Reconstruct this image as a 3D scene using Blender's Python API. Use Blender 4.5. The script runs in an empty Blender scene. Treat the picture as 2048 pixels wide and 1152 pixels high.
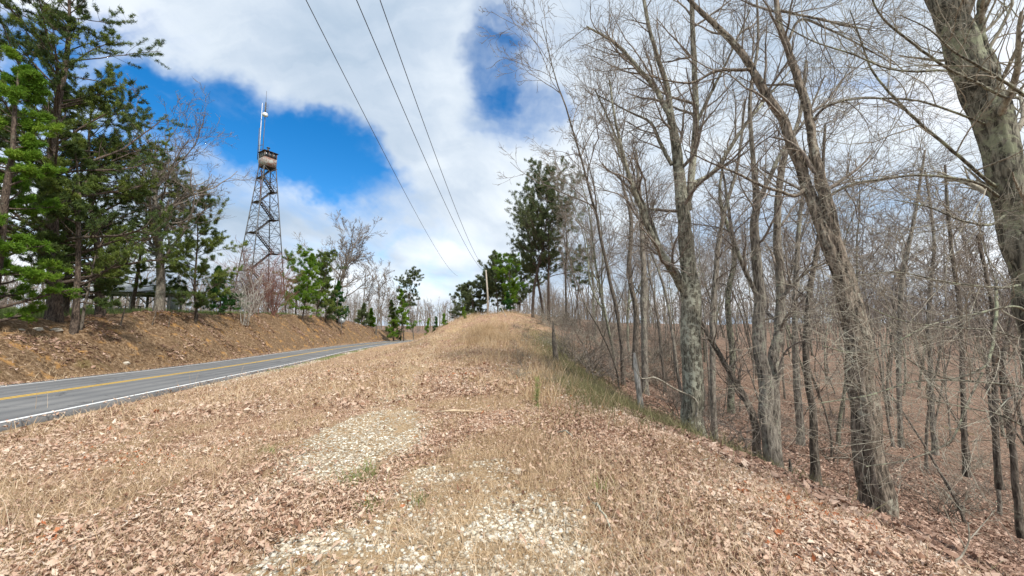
import bpy, math, random
import numpy as np
S = bpy.context.scene
COL = S.collection
R = math.radians
rng = np.random.default_rng(7)
random.seed(7)

# ------------------------------------------------------------ camera
F = 770.0                                   # focal length in pixels of a 2048 wide picture
PITCH = R(5.49)
EYE = 1.6
cam = bpy.data.objects.new('camera', bpy.data.cameras.new('camera'))
COL.objects.link(cam)
cam.data.sensor_width = 36
cam.data.lens = 36 * F / 2048
cam.data.clip_start = 0.05
cam.data.clip_end = 3000
cam.location = (0, 0, EYE)
cam.rotation_euler = (math.pi / 2 + PITCH, 0, 0)
S.camera = cam

# ------------------------------------------------------------ view
S.view_settings.view_transform = 'Standard'
S.view_settings.look = 'None'
S.view_settings.gamma = 1
S.view_settings.exposure = 0.42
SUN_DIR = np.array([0.42, -0.50, 0.76]); SUN_DIR = SUN_DIR / np.linalg.norm(SUN_DIR)
SUN_EL = math.asin(SUN_DIR[2])
SUN_AZ = math.atan2(SUN_DIR[0], SUN_DIR[1])


class NT:
    """tiny helper to write node trees"""
    def __init__(s, tree):
        s.t = tree; s.n = tree.nodes; s.l = tree.links
    def __call__(s, kind, ins=None, **kw):
        nd = s.n.new(kind)
        for k, v in kw.items():
            setattr(nd, k, v)
        for k, v in (ins or {}).items():
            sock = nd.inputs[k]
            if isinstance(v, bpy.types.NodeSocket):
                s.l.new(v, sock)
            else:
                if isinstance(v, (tuple, list)) and len(v) == 3 and sock.type == 'RGBA':
                    v = (*v, 1)
                sock.default_value = v
        return nd
    def math(s, op, a, b=0.0, c=0.0, clamp=False):
        return s('ShaderNodeMath', {0: a, 1: b, 2: c}, operation=op, use_clamp=clamp).outputs[0]
    def mix(s, f, a, b):
        nd = s.n.new('ShaderNodeMix'); nd.data_type = 'RGBA'
        for sock, v in ((nd.inputs[0], f), (nd.inputs[6], a), (nd.inputs[7], b)):
            if isinstance(v, bpy.types.NodeSocket): s.l.new(v, sock)
            else: sock.default_value = (*v, 1) if isinstance(v, (tuple, list)) else v
        return nd.outputs[2]
    def ramp(s, f, stops, interp='LINEAR'):
        nd = s.n.new('ShaderNodeValToRGB'); nd.color_ramp.interpolation = interp
        e = nd.color_ramp.elements
        while len(e) < len(stops): e.new(0.5)
        for i, (p, c) in enumerate(stops):
            e[i].position = p
            e[i].color = (*c, 1) if isinstance(c, (tuple, list)) else (c, c, c, 1)
        s.l.new(f, nd.inputs[0])
        return nd.outputs[0]
    def noise(s, vec, scale, detail=4, rough=0.55, dist=0.0, out=0):
        ins = {'Scale': scale, 'Detail': detail, 'Roughness': rough, 'Distortion': dist}
        if vec is not None: ins['Vector'] = vec
        return s('ShaderNodeTexNoise', ins).outputs[out]
    def mapr(s, v, a, b, c=0.0, d=1.0, smooth=True):
        nd = s('ShaderNodeMapRange', {0: v, 1: a, 2: b, 3: c, 4: d})
        if smooth: nd.interpolation_type = 'SMOOTHSTEP'
        return nd.outputs[0]


# ------------------------------------------------------------ sky and clouds (world)
W = bpy.data.worlds.new('World'); S.world = W; W.use_nodes = True
for nd in list(W.node_tree.nodes): W.node_tree.nodes.remove(nd)
w = NT(W.node_tree)
sky = w('ShaderNodeTexSky', sky_type='NISHITA', sun_disc=False, sun_elevation=SUN_EL, sun_rotation=SUN_AZ,
        altitude=600, air_density=1.0, dust_density=0.2, ozone_density=2.5)
skyc = w('ShaderNodeVectorMath', {0: sky.outputs[0], 1: (0.10, 0.10, 0.10)}, operation='MULTIPLY').outputs[0]
skyc = w('ShaderNodeHueSaturation', {'Saturation': 1.42, 'Value': 1.42, 'Color': skyc}).outputs[0]
gen = w('ShaderNodeTexCoord').outputs['Generated']
sep = w('ShaderNodeSeparateXYZ', {0: gen})
ay = w.math('MAXIMUM', w.math('ABSOLUTE', sep.outputs[1]), 0.02)
gx = w.math('DIVIDE', sep.outputs[0], ay)
gz_ = w.math('DIVIDE', sep.outputs[2], ay)
g = w('ShaderNodeCombineXYZ', {0: gx, 1: gz_}).outputs[0]
zc = w.math('ADD', w.math('MAXIMUM', sep.outputs[2], 0.0), 0.16)
plane = w('ShaderNodeCombineXYZ', {0: w.math('DIVIDE', sep.outputs[0], zc), 1: w.math('DIVIDE', sep.outputs[1], zc)}).outputs[0]
rotp = w('ShaderNodeMapping', {'Vector': plane, 'Rotation': (0, 0, R(-20)), 'Scale': (1.0, 0.42, 1)}).outputs[0]
n1 = w.noise(rotp, 1.1, 8, 0.56, 0.35)
n2 = w.noise(rotp, 4.2, 7, 0.6, 0.2)
n3 = w.noise(plane, 0.7, 4, 0.5, 0.3)
warp = w('ShaderNodeVectorMath', {0: w.noise(g, 2.6, 5, 0.6, 0.0, 1), 1: (0.5, 0.5, 0.5)}, operation='SUBTRACT').outputs[0]
warp = w('ShaderNodeVectorMath', {0: warp, 'Scale': 0.38}, operation='SCALE').outputs[0]
gw = w('ShaderNodeVectorMath', {0: g, 1: warp}, operation='ADD').outputs[0]
# openings in the cloud: azimuth tangent, elevation tangent, half widths, tilt, depth of the opening
def gpt(px, py):
    cx, cy = (px - 1024) / F, (576 - py) / F
    yd = math.cos(PITCH) - math.sin(PITCH) * cy
    return cx / yd, (math.sin(PITCH) + math.cos(PITCH) * cy) / yd
HOLES = [(*gpt(400, 235), .40, .145, -24, 1.0), (*gpt(650, 325), .30, .10, -30, 1.0), (*gpt(330, 315), .34, .13, -8, .72), (*gpt(120, 150), .36, .22, -10, .62),
         (*gpt(1000, 140), .12, .22, 0, .85), (*gpt(1085, 60), .15, .10, 0, .45), (*gpt(1060, 210), .12, .10, 10, .55), (*gpt(770, 375), .10, .04, -25, .8),
         (*gpt(560, 400), .25, .05, -8, .4), (*gpt(1690, 170), .12, .06, 20, .4), (*gpt(760, 470), .30, .04, 0, .30), (*gpt(1180, 560), .5, .05, 0, .2), (*gpt(1650, 430), .4, .06, 10, .22)]
blue = None
for (cx, cz, hx, hz, rot, amt) in HOLES:
    m = w('ShaderNodeMapping', {'Vector': gw, 'Location': (cx, cz, 0), 'Rotation': (0, 0, R(rot)), 'Scale': (hx, hz, 1)},
          vector_type='TEXTURE').outputs[0]
    ln = w('ShaderNodeVectorMath', {0: m}, operation='LENGTH').outputs[1]
    v = w.mapr(ln, 1.5, 0.35, 0.0, amt)
    blue = v if blue is None else w.math('MAXIMUM', blue, v)
patch = w.math('MULTIPLY', w.math('SUBTRACT', n1, 0.5), 0.9)
st_ = w.noise(w('ShaderNodeMapping', {'Vector': gw, 'Rotation': (0, 0, R(32)), 'Scale': (1.1, 4.0, 1)}).outputs[0], 1.5, 6, .52, .1)
patch = w.math('ADD', patch, w.math('MULTIPLY', w.math('SUBTRACT', st_, 0.5), 1.15))
patch = w.math('ADD', patch, w.math('MULTIPLY', w.math('SUBTRACT', n2, 0.5), 0.55))
open_ = w.mapr(w.math('ADD', blue, w.math('MULTIPLY', patch, 1.35)), 0.02, 1.05)
cl = w.math('ADD', w.math('MULTIPLY', n3, 0.45), w.math('ADD', w.math('MULTIPLY', n1, 0.33), w.math('MULTIPLY', st_, 0.22)))
cloudc = w.ramp(cl, [(0.38, (0.32, 0.42, 0.54)), (0.46, (0.48, 0.56, 0.66)), (0.52, (0.66, 0.72, 0.78)), (0.59, (0.84, 0.86, 0.89))])
skyall = w.mix(open_, cloudc, skyc)
bg = w('ShaderNodeBackground', {'Color': skyall, 'Strength': 1.0})
wo = w('ShaderNodeOutputWorld', {'Surface': bg.outputs[0]})

sun = bpy.data.objects.new('sun', bpy.data.lights.new('sun', 'SUN'))
COL.objects.link(sun)
sun.data.energy = 3.7
sun.data.angle = R(3.5)
sun.data.color = (1.0, 0.955, 0.88)
from mathutils import Vector
sun.rotation_euler = Vector(SUN_DIR).to_track_quat('Z', 'Y').to_euler()
sun.location = (20, -20, 40)

# ------------------------------------------------------------ pixel <-> world
cp, sp = math.cos(PITCH), math.sin(PITCH)
def ray(px, py):
    cx, cy = (px - 1024) / F, (576 - py) / F
    return np.array([cx, cp - sp * cy, sp + cp * cy])
def P(px, py, Y):
    d = ray(px, py); return np.array([0, 0, EYE]) + d * (Y / d[1])
def wrad(px, wp, d):                       # radius of an upright stem wp pixels wide at px
    return wp / 2 * d / F / math.sqrt(1 + ((px - 1024) / F) ** 2)
def XofY(px, Y, py=650):
    d = ray(px, py); return d[0] * Y / d[1]

# ------------------------------------------------------------ noise
def _hash(ix, iy, seed):
    h = (ix * 374761393 + iy * 668265263 + seed * 974634777) & 0x7fffffff
    h = ((h ^ (h >> 13)) * 1274126177) & 0x7fffffff
    return ((h ^ (h >> 16)) & 0xffff) / 65535.0
def vnoise(x, y, seed=0):
    x = np.asarray(x, float); y = np.asarray(y, float)
    ix = np.floor(x).astype(np.int64); iy = np.floor(y).astype(np.int64)
    fx = x - ix; fy = y - iy
    fx = fx * fx * (3 - 2 * fx); fy = fy * fy * (3 - 2 * fy)
    a = _hash(ix, iy, seed); b = _hash(ix + 1, iy, seed); c = _hash(ix, iy + 1, seed); d = _hash(ix + 1, iy + 1, seed)
    return (a + (b - a) * fx) * (1 - fy) + (c + (d - c) * fx) * fy
def fbm(x, y, octv=4, seed=0):
    s = 0; a = 0.5
    for k in range(octv):
        s = s + a * vnoise(x * 2 ** k, y * 2 ** k, seed + k); a *= 0.5
    return s / (1 - 0.5 ** octv)
def ss(a, b, v):
    t = np.clip((v - a) / (b - a), 0, 1); return t * t * (3 - 2 * t)

# ------------------------------------------------------------ terrain
DX, DY = -0.294, 0.956                      # heading of the road
def bend(s):                                # the road bends right ahead
    a = np.clip(s - 20, 0, 95)
    return 0.0019 * a * a + 0.36 * np.clip(s - 115, 0, None)
def su(x, y):
    s = x * DX + y * DY
    u = x * (-DY) + y * DX
    return s, u + bend(s)
def xy(s, u):
    s = np.asarray(s, float)
    uu = u - bend(s)
    return s * DX - uu * DY, s * DY + uu * DX
def zroad(s):
    return np.interp(s, [-60, 0, 22, 28, 34, 40, 50, 110, 130, 220], [2.84, .2, -.768, -1.02, -1.22, -1.37, -1.55, -2.5, -3.1, -6.5])
CT = np.array([
 (0,0,0),(-4,2,.03),(-7,0,.12),(-3,5,.02),(-2,10,.05),(0,6,.02),(0,12,.18),(0,16,.4),(0,20,.65),(0,30,1.5),(0,40,2.35),(-1,50,2.95),
 (-4,50,2.85),(-6,56,2.7),(0,62,3.0),(0,80,2.4),(-4.6,18,.1),(-6,28,.55),(-8,40,1.35),(-4,34,1.6),(-4,24,.6),
 (3,3.4,-.02),(2.4,5,0),(2,7,.02),(1.7,10,.08),(1.6,14,.2),(1.6,20,.5),(1.4,30,1.3),(1.5,45,2.6),(2,0,0),(3.2,0.5,-.05),
 (6.6,7,-1.72),(4.75,10,-1.6),(6,9,-1.8),(5,3.4,-1.15),(4.6,.5,-.8),(8,3,-2.6),(4.2,14,-1.2),(4,20,-.8),(4.5,30,.3),(4.5,45,2.0),
 (10,8,-3.1),(15,12,-4.4),(20,15,-5.3),(30,15,-7),(8.5,15,-2.4),(12,22,-2.8),(20,25,-4.2),(30,30,-5),
 (8,25,-1.0),(10,35,.3),(8,50,1.9),(20,50,.8),(20,40,-1.0),(35,50,-2.6),(60,50,-6),(60,30,-8),(60,10,-9),
 (40,80,-.5),(20,80,1.2),(80,90,-5),(100,60,-9),(130,40,-9),(150,100,-7),(120,0,-9),(100,150,-6),(60,120,-3),
 (0,-10,0),(5,-8,-1),(12,-8,-4),(30,-10,-8),(-8,-12,.3),(0,-40,0),(40,-40,-8),(100,-60,-5),
 (-7,5,.1),(-8,12,-.15),(-10,20,-.35),(-14,30,-.9),(-15,40,-.7),(-11,46,.9),(-10,60,1.0),(-18,60,-2),(-25,90,-4),(-20,120,-4.5),
 (0,120,0),(30,130,1),(-40,160,-6),(-30,200,-6),(0,180,-3),(60,200,0)], float)
def _tps(n):
    d2 = ((CT[:, None, :2] - CT[None, :, :2]) ** 2).sum(-1)
    K = 0.5 * d2 * np.log(d2 + 1e-9) + np.eye(n) * 2.0
    Pm = np.hstack([np.ones((n, 1)), CT[:, :2]])
    A = np.zeros((n + 3, n + 3)); A[:n, :n] = K; A[:n, n:] = Pm; A[n:, :n] = Pm.T
    return np.linalg.solve(A, np.concatenate([CT[:, 2], np.zeros(3)]))
TW = _tps(len(CT))
def tps(x, y):
    sh = x.shape; x = x.ravel(); y = y.ravel(); out = np.empty_like(x)
    for i in range(0, len(x), 40000):
        a = x[i:i + 40000, None]; b = y[i:i + 40000, None]
        d2 = (a - CT[:, 0]) ** 2 + (b - CT[:, 1]) ** 2
        out[i:i + 40000] = (0.5 * d2 * np.log(d2 + 1e-9)) @ TW[:len(CT)] + TW[-3] + TW[-2] * a[:, 0] + TW[-1] * b[:, 0]
    return out.reshape(sh)
def ztop(s):
    return np.interp(s, [-60, 0, 27, 41, 65, 79, 94, 111, 140, 200, 300], [1.8, 1.45, 1.75, 2.65, 3.1, 3.3, 2.4, .5, -1.2, -3, -3])
def gheight(x, y, rough=True, road=True):
    x = np.asarray(x, float); y = np.asarray(y, float)
    xs = np.clip(x, -60, 160); ys = np.clip(y, -60, 210)
    s, u = su(x, y)
    zt = tps(xs, ys)
    far = np.hypot(x, y)
    zt = zt + (fbm(x / 90 + 5, y / 90, 3, 3) - .5) * 14 * ss(120, 420, far) + 4 * ss(250, 600, far)
    zr = zroad(s)
    wid = np.clip(1.5 + 0.28 * s, 1.5, 17)
    k = ss(0, 1, (6.3 - u) / wid)
    z = np.where(u < 6.3, (zr - 0.03) * (1 - k) + zt * k, zr - 0.03)
    rg = 0
    if rough:
        a = np.clip((6.5 - u) / 2, 0, 1) + np.clip((u - 14.6) / 1.2, 0, 1)
        rg = a * ((fbm(x * 1.1, y * 1.1, 4, 11) - .5) * 0.13 + (fbm(x * 6, y * 6, 3, 21) - .5) * 0.045 * ss(30, 8, far))
        rg = rg + ss(9, 20, y) * ss(5.5, 0, u) * ss(6, 3, x) * ((fbm(x * .33 + 2, y * .22, 3, 61) - .5) * .9 + (fbm(x * 1.5, y * 1.2, 3, 62) - .5) * .28)
        rg = rg + ss(15.0, 16.0, u) * ((fbm(x * .45 + 9, y * .45, 4, 31) - .5) * 1.3 + (fbm(x * 2.2, y * 2.2, 4, 33) - .5) * .6) * ss(24, 17, u)
    zt2 = ztop(s)
    bk = np.clip((u - 15.2) / 4.6, 0, 1)
    bk = np.where(bk < 1, bk ** 0.85 * (1 - 0.25 * bk) + 0.25 * bk ** 3 * 1, 1)
    bk = np.clip(bk, 0, 1)
    zb = (zr - 0.12) * (1 - bk) + zt2 * bk
    zb = zb + 0.25 * ss(20, 60, u) * 1.0 + (fbm(x / 60, y / 60, 3, 44) - .5) * 8 * ss(90, 300, u)
    z = np.where(u > 15.2, zb, z)
    if road:
        z = np.where((u > 14.3) & (u <= 15.2), zr - 0.03 - 0.09 * ss(14.3, 15.2, u), z)
        z = np.where((u > 6.5) & (u < 14.25), zr - 0.10, z)
    return z + rg
def gz1(x, y):
    return float(gheight(np.array([x]), np.array([y]))[0])
def on_ground(px, py, tmax=400):
    d = ray(px, py); t = np.geomspace(1.2, tmax, 900)
    x = d[0] * t; y = d[1] * t; z = EYE + d[2] * t
    h = gheight(x, y); i = np.argmax(z < h) if (z < h).any() else int(np.argmin((z - h)[200:] / t[200:])) + 200
    return np.array([x[i], y[i], h[i]])

# ------------------------------------------------------------ objects, labels
def tag(o, label=None, cat=None, group=None, kind=None):
    if label: o['label'] = label
    if cat: o['category'] = cat
    if group: o['group'] = group
    if kind: o['kind'] = kind
    return o
def empty(name, loc=(0, 0, 0), rz=0.0):
    o = bpy.data.objects.new(name, None); COL.objects.link(o)
    o.empty_display_size = 0.3
    o.location = loc; o.rotation_euler = (0, 0, rz); return o
def mesh_np(name, verts, loops, counts, mat=None, parent=None, smooth=False, attrs=None, mats=None):
    me = bpy.data.meshes.new(name)
    verts = np.asarray(verts, np.float32); loops = np.asarray(loops, np.int32).ravel(); counts = np.asarray(counts, np.int32)
    me.vertices.add(len(verts)); me.vertices.foreach_set('co', verts.ravel())
    me.loops.add(len(loops)); me.loops.foreach_set('vertex_index', loops)
    me.polygons.add(len(counts))
    me.polygons.foreach_set('loop_start', np.concatenate([[0], np.cumsum(counts)[:-1]]).astype(np.int32))
    me.update(calc_edges=True)
    if smooth: me.polygons.foreach_set('use_smooth', np.ones(len(counts), bool))
    for k, (dom, val) in (attrs or {}).items():
        a = me.attributes.new(k, 'FLOAT', dom); a.data.foreach_set('value', np.asarray(val, np.float32))
    if mat: me.materials.append(mat)
    me.validate()
    o = bpy.data.objects.new(name, me); COL.objects.link(o)
    if parent: o.parent = parent
    return o
def copy_thing(root, loc, rz=0.0, scale=1.0, label=None, cat=None, group=None, tilt=None):
    c = root.copy(); COL.objects.link(c)
    c.location = loc; c.rotation_euler = (tilt[0] if tilt else 0, tilt[1] if tilt else 0, rz)
    c.scale = (scale, scale, scale) if not hasattr(scale, '__len__') else scale
    tag(c, label, cat, group)
    for ch in list(root.children):
        k = ch.copy(); COL.objects.link(k); k.parent = c
    return c

class MB:
    """collects tubes, boxes and prisms for ONE mesh"""
    def __init__(s): s.v = []; s.l = []; s.c = []; s.n = 0
    def add(s, verts, faces):
        b = s.n; s.v.append(np.asarray(verts, float)); s.n += len(verts)
        for f in faces:
            s.l.extend(b + i for i in f); s.c.append(len(f))
    def box(s, c, size, M=None):
        h = np.asarray(size) / 2
        v = np.array([(x, y, z) for x in (-1, 1) for y in (-1, 1) for z in (-1, 1)]) * h
        if M is not None: v = v @ np.asarray(M).T
        s.add(v + np.asarray(c), [(0, 1, 3, 2), (4, 6, 7, 5), (0, 4, 5, 1), (2, 3, 7, 6), (0, 2, 6, 4), (1, 5, 7, 3)])
    def bar(s, a, b, wd, th=None, up=(0, 0, 1)):
        a = np.asarray(a, float); b = np.asarray(b, float); d = b - a; L = np.linalg.norm(d); d = d / L
        up = np.asarray(up, float)
        if abs(d @ up) > 0.95: up = np.array([1.0, 0, 0])
        x = np.cross(d, up); x /= np.linalg.norm(x); z = np.cross(x, d)
        s.box((a + b) / 2, (wd, L, th or wd), np.stack([x, d, z], 1))
    def tube(s, pts, rad, sides=6, cap=True):
        pts = np.asarray(pts, float); rad = np.broadcast_to(np.asarray(rad, float), (len(pts),))
        v, q = tube_np(pts[None], rad[None], sides)
        b = s.n; s.v.append(v); s.n += len(v)
        s.l.extend((q + b).ravel().tolist()); s.c.extend([4] * len(q))
        if cap:
            s.l.extend(b + i for i in range(sides - 1, -1, -1)); s.c.append(sides)
            s.l.extend(s.n - sides + i for i in range(sides)); s.c.append(sides)
    def build(s, name, mat, parent=None, smooth=False):
        return mesh_np(name, np.concatenate(s.v), s.l, s.c, mat, parent, smooth)

def tube_np(pts, rad, sides):
    """pts (B,N,3), rad (B,N) -> verts, quads"""
    B, N, _ = pts.shape
    T = np.gradient(pts, axis=1); T /= np.linalg.norm(T, axis=2, keepdims=True) + 1e-12
    mean = pts[:, -1] - pts[:, 0]; mean /= np.linalg.norm(mean, axis=1, keepdims=True) + 1e-12
    ref = np.where(np.abs(mean[:, 2:3]) > 0.8, np.array([[1.0, 0.13, 0]]), np.array([[0.05, 0.1, 1.0]]))[:, None, :]
    n1 = np.cross(T, ref); n1 /= np.linalg.norm(n1, axis=2, keepdims=True) + 1e-12
    n2 = np.cross(T, n1)
    a = np.arange(sides) * 2 * np.pi / sides
    ring = pts[:, :, None, :] + rad[:, :, None, None] * (np.cos(a)[:, None] * n1[:, :, None, :] + np.sin(a)[:, None] * n2[:, :, None, :])
    idx = np.arange(B * N * sides).reshape(B, N, sides)
    nx = np.roll(idx, -1, axis=2)
    q = np.stack([idx[:, :-1], nx[:, :-1], nx[:, 1:], idx[:, 1:]], -1).reshape(-1, 4)
    return ring.reshape(-1, 3), q
def join_tubes(groups):
    V = []; Q = []; b = 0
    for pts, rad, sides in groups:
        if len(pts) == 0: continue
        v, q = tube_np(pts, rad, sides); V.append(v); Q.append(q + b); b += len(v)
    V = np.concatenate(V); Q = np.concatenate(Q)
    return V, Q, np.full(len(Q), 4)

# ------------------------------------------------------------ materials
def newmat(name):
    m = bpy.data.materials.new(name); m.use_nodes = True
    for nd in list(m.node_tree.nodes): m.node_tree.nodes.remove(nd)
    return m, NT(m.node_tree)
def finish(m, t, color, rough=0.8, bump=None, strength=0.5, dist=0.02, trans=None, metal=0.0, spec=0.3):
    ins = {'Base Color': color, 'Roughness': rough, 'Metallic': metal, 'Specular IOR Level': spec}
    if bump is not None:
        ins['Normal'] = t('ShaderNodeBump', {'Height': bump, 'Strength': strength, 'Distance': dist}).outputs[0]
    b = t('ShaderNodeBsdfPrincipled', ins).outputs[0]
    if trans:
        tr = t('ShaderNodeBsdfTranslucent', {'Color': color}).outputs[0]
        b = t('ShaderNodeMixShader', {0: trans, 1: b, 2: tr}).outputs[0]
    t('ShaderNodeOutputMaterial', {'Surface': b})
    return m
def bark(name, dark, mid, light, lich=0.5, lcol=(.36, .38, .30), sc=1.0, strength=0.9):
    m, t = newmat(name)
    co = t('ShaderNodeTexCoord').outputs['Object']
    st = t('ShaderNodeMapping', {'Vector': co, 'Scale': (11 * sc, 11 * sc, 2.2 * sc)}).outputs[0]
    n = t.noise(st, 2.0, 6, 0.65, 0.8)
    col = t.ramp(n, [(0.38, dark), (0.50, mid), (0.60, light)])
    li = t.noise(co, 9.0 * sc, 5, 0.7, 0.4)
    li2 = t.noise(co, 1.2, 3, 0.6)
    lm = t.mapr(t.math('ADD', t.math('MULTIPLY', li, .7), t.math('MULTIPLY', li2, .5)), 0.72 - 0.2 * lich, 0.82 - 0.2 * lich)
    col = t.mix(lm, col, lcol)
    return finish(m, t, col, 0.92, n, strength, 0.03)
M = {}
M['lichen'] = bark('lichen_bark', (.04, .037, .028), (.16, .148, .11), (.30, .28, .22), 0.62, (.42, .42, .33), strength=1.0)
M['brown'] = bark('furrowed_brown_bark', (.035, .028, .022), (.155, .125, .095), (.31, .255, .20), 0.40, (.36, .34, .27), 0.8, strength=1.0)
M['grey'] = bark('grey_bark', (.06, .052, .042), (.19, .165, .135), (.32, .29, .24), 0.45, (.31, .31, .24))
M['dark'] = bark('dark_bark', (.04, .033, .027), (.115, .095, .075), (.21, .18, .145), 0.3, (.21, .21, .16))
M['pinebark'] = bark('pine_bark', (.025, .018, .014), (.085, .062, .048), (.17, .13, .10), 0.2, (.2, .2, .15))
M['mossy'] = bark('mossy_bark', (.035, .033, .025), (.135, .125, .095), (.26, .245, .19), 0.55, (.27, .285, .19))
M['pale'] = bark('pale_dead_wood', (.22, .20, .17), (.44, .41, .36), (.62, .59, .53), 0.3, (.45, .45, .4))
M['twig'] = bark('twig_bark', (.09, .073, .06), (.21, .175, .145), (.34, .29, .24), 0.2, (.25, .25, .2), strength=.2)
M['paletwig'] = bark('pale_twig_bark', (.14, .12, .09), (.30, .27, .21), (.42, .38, .31), 0.4, (.4, .4, .32), strength=.2)
M['redtwig'] = bark('reddish_twig_bark', (.11, .05, .04), (.24, .12, .095), (.32, .18, .14), 0.1, strength=.2)

def attrmat(name, stops, rough=0.8, trans=0.0, interp='LINEAR', spec=0.2, nz=None):
    m, t = newmat(name)
    a = t('ShaderNodeAttribute', attribute_name='rnd').outputs['Fac']
    col = t.ramp(a, stops, interp)
    if nz:
        co = t('ShaderNodeTexCoord').outputs['Object']
        k = t.mapr(t.noise(co, nz, 3), .35, .65, .75, 1.2)
        col = t('ShaderNodeVectorMath', {0: col, 1: t('ShaderNodeCombineXYZ', {0: k, 1: k, 2: k}).outputs[0]}, operation='MULTIPLY').outputs[0]
    return finish(m, t, col, rough, trans=trans or None, spec=spec)
M['pine'] = attrmat('pine_needles', [(0, (.028, .05, .018)), (.4, (.07, .11, .028)), (.7, (.15, .20, .035)), (1, (.30, .35, .07))], .6, .25, spec=.3)
M['pinefar'] = attrmat('olive_green_pine_needles', [(0, (.055, .075, .035)), (.6, (.115, .145, .06)), (1, (.21, .24, .11))], .6, .2)
M['brightpine'] = attrmat('fresh_green_pine_needles', [(0, (.05, .12, .012)), (.5, (.12, .23, .02)), (1, (.26, .36, .04))], .6, .3)
M['paleneedle'] = attrmat('pale_green_needles', [(0, (.16, .20, .07)), (1, (.40, .44, .16))], .7, .3)
M['cedar'] = attrmat('cedar_foliage', [(0, (.012, .045, .012)), (.6, (.03, .10, .015)), (1, (.07, .16, .02))], .6, .15)
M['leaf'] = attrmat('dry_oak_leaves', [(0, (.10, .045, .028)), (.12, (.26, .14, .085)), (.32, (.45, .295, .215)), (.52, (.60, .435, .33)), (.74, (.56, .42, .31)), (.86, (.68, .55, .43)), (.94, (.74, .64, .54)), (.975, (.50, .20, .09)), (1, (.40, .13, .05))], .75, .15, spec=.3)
M['woodleaf'] = attrmat('brown_fallen_leaves', [(0, (.12, .065, .045)), (.5, (.32, .20, .145)), (.85, (.50, .35, .27)), (1, (.62, .48, .38))], .8, .08)  # darker brown leaf colours of the woods floor and road bank
M['straw'] = attrmat('dry_straw_grass', [(0, (.17, .10, .06)), (.3, (.40, .28, .17)), (.6, (.60, .45, .29)), (.85, (.74, .60, .43)), (1, (.86, .76, .60))], .7, .2)
M['tallstraw'] = attrmat('golden_straw_grass', [(0, (.26, .17, .09)), (.4, (.46, .32, .18)), (.7, (.60, .45, .28)), (1, (.74, .62, .44))], .7, .2)
M['olivegrass'] = attrmat('olive_grass', [(0, (.10, .10, .045)), (.5, (.20, .19, .09)), (1, (.34, .30, .16))], .7, .2)
M['greengrass'] = attrmat('green_grass', [(0, (.10, .14, .04)), (1, (.30, .36, .12))], .6, .25)
M['stone'] = attrmat('pale_gravel', [(0, (.24, .18, .115)), (.35, (.44, .37, .27)), (.7, (.58, .53, .43)), (1, (.72, .69, .61))], .85, 0, nz=30)

def region(t, n):
    return t('ShaderNodeAttribute', attribute_name=n).outputs['Fac']
m, t = newmat('ground_material')
co = t('ShaderNodeTexCoord').outputs['Object']
vo = t('ShaderNodeTexVoronoi', {'Vector': t('ShaderNodeVectorMath', {0: co, 1: t('ShaderNodeVectorMath', {0: t.noise(co, 9, 2, .5, 0, 1), 'Scale': .12}, operation='SCALE').outputs[0]}, operation='ADD').outputs[0], 'Scale': 13.0, 'Randomness': 1.0}, feature='F1')
cell = t('ShaderNodeSeparateColor', {0: vo.outputs['Color']}).outputs[0]
fine = t.noise(co, 26, 5, .7)
mid_ = t.noise(co, 1.3, 5, .6)
big = t.noise(co, .22, 4, .6)
leafc = t.ramp(t.math('ADD', t.math('MULTIPLY', cell, .6), t.math('MULTIPLY', fine, .4)),
               [(.15, (.10, .05, .03)), (.35, (.28, .155, .10)), (.55, (.45, .28, .19)), (.8, (.58, .40, .29))])
strawc = t.ramp(t.noise(t('ShaderNodeMapping', {'Vector': co, 'Scale': (3, 1, 1)}).outputs[0], 12, 6, .7, .6),
                [(.3, (.17, .11, .055)), (.5, (.40, .28, .16)), (.7, (.58, .44, .27))])
base = t.mix(t.mapr(t.math('ADD', mid_, t.math('MULTIPLY', big, .5)), .62, .86), leafc, strawc)
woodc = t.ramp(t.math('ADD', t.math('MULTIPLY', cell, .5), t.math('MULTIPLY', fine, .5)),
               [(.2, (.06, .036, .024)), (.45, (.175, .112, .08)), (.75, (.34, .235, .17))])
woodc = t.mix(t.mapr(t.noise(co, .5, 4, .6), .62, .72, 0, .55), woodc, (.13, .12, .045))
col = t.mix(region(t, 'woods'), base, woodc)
bankc = t.ramp(t.math('ADD', t.math('MULTIPLY', t.noise(co, 5.5, 6, .75), .7), t.math('MULTIPLY', fine, .3)),
               [(.36, (.035, .02, .012)), (.46, (.13, .078, .042)), (.54, (.25, .165, .095)), (.64, (.48, .36, .25))])
bankc = t.mix(t.mapr(t.noise(co, .9, 5, .7), .54, .66, 0, .8), bankc, (.50, .27, .09))
bankc = t.mix(t.mapr(t.noise(co, .6, 4, .6), .30, .38, .5, 0), bankc, (.15, .12, .04))
col = t.mix(region(t, 'bank'), col, bankc)
fieldc = t.ramp(t.noise(co, 3, 5, .7), [(.3, (.10, .13, .03)), (.55, (.20, .26, .06)), (.75, (.36, .36, .14))])
col = t.mix(region(t, 'field'), col, fieldc)
olive = t.ramp(t.noise(co, 7, 5, .7), [(.3, (.07, .06, .028)), (.55, (.17, .15, .07)), (.75, (.32, .26, .15))])
col = t.mix(region(t, 'olive'), col, olive)
gv = t('ShaderNodeTexVoronoi', {'Vector': co, 'Scale': 26.0})
gravc = t.ramp(t('ShaderNodeSeparateColor', {0: gv.outputs['Color']}).outputs[0], [(0, (.36, .31, .22)), (.5, (.52, .48, .38)), (1, (.70, .67, .58))])
gravc = t.mix(t.mapr(gv.outputs['Distance'], .35, .6), gravc, (.36, .23, .12))
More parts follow.
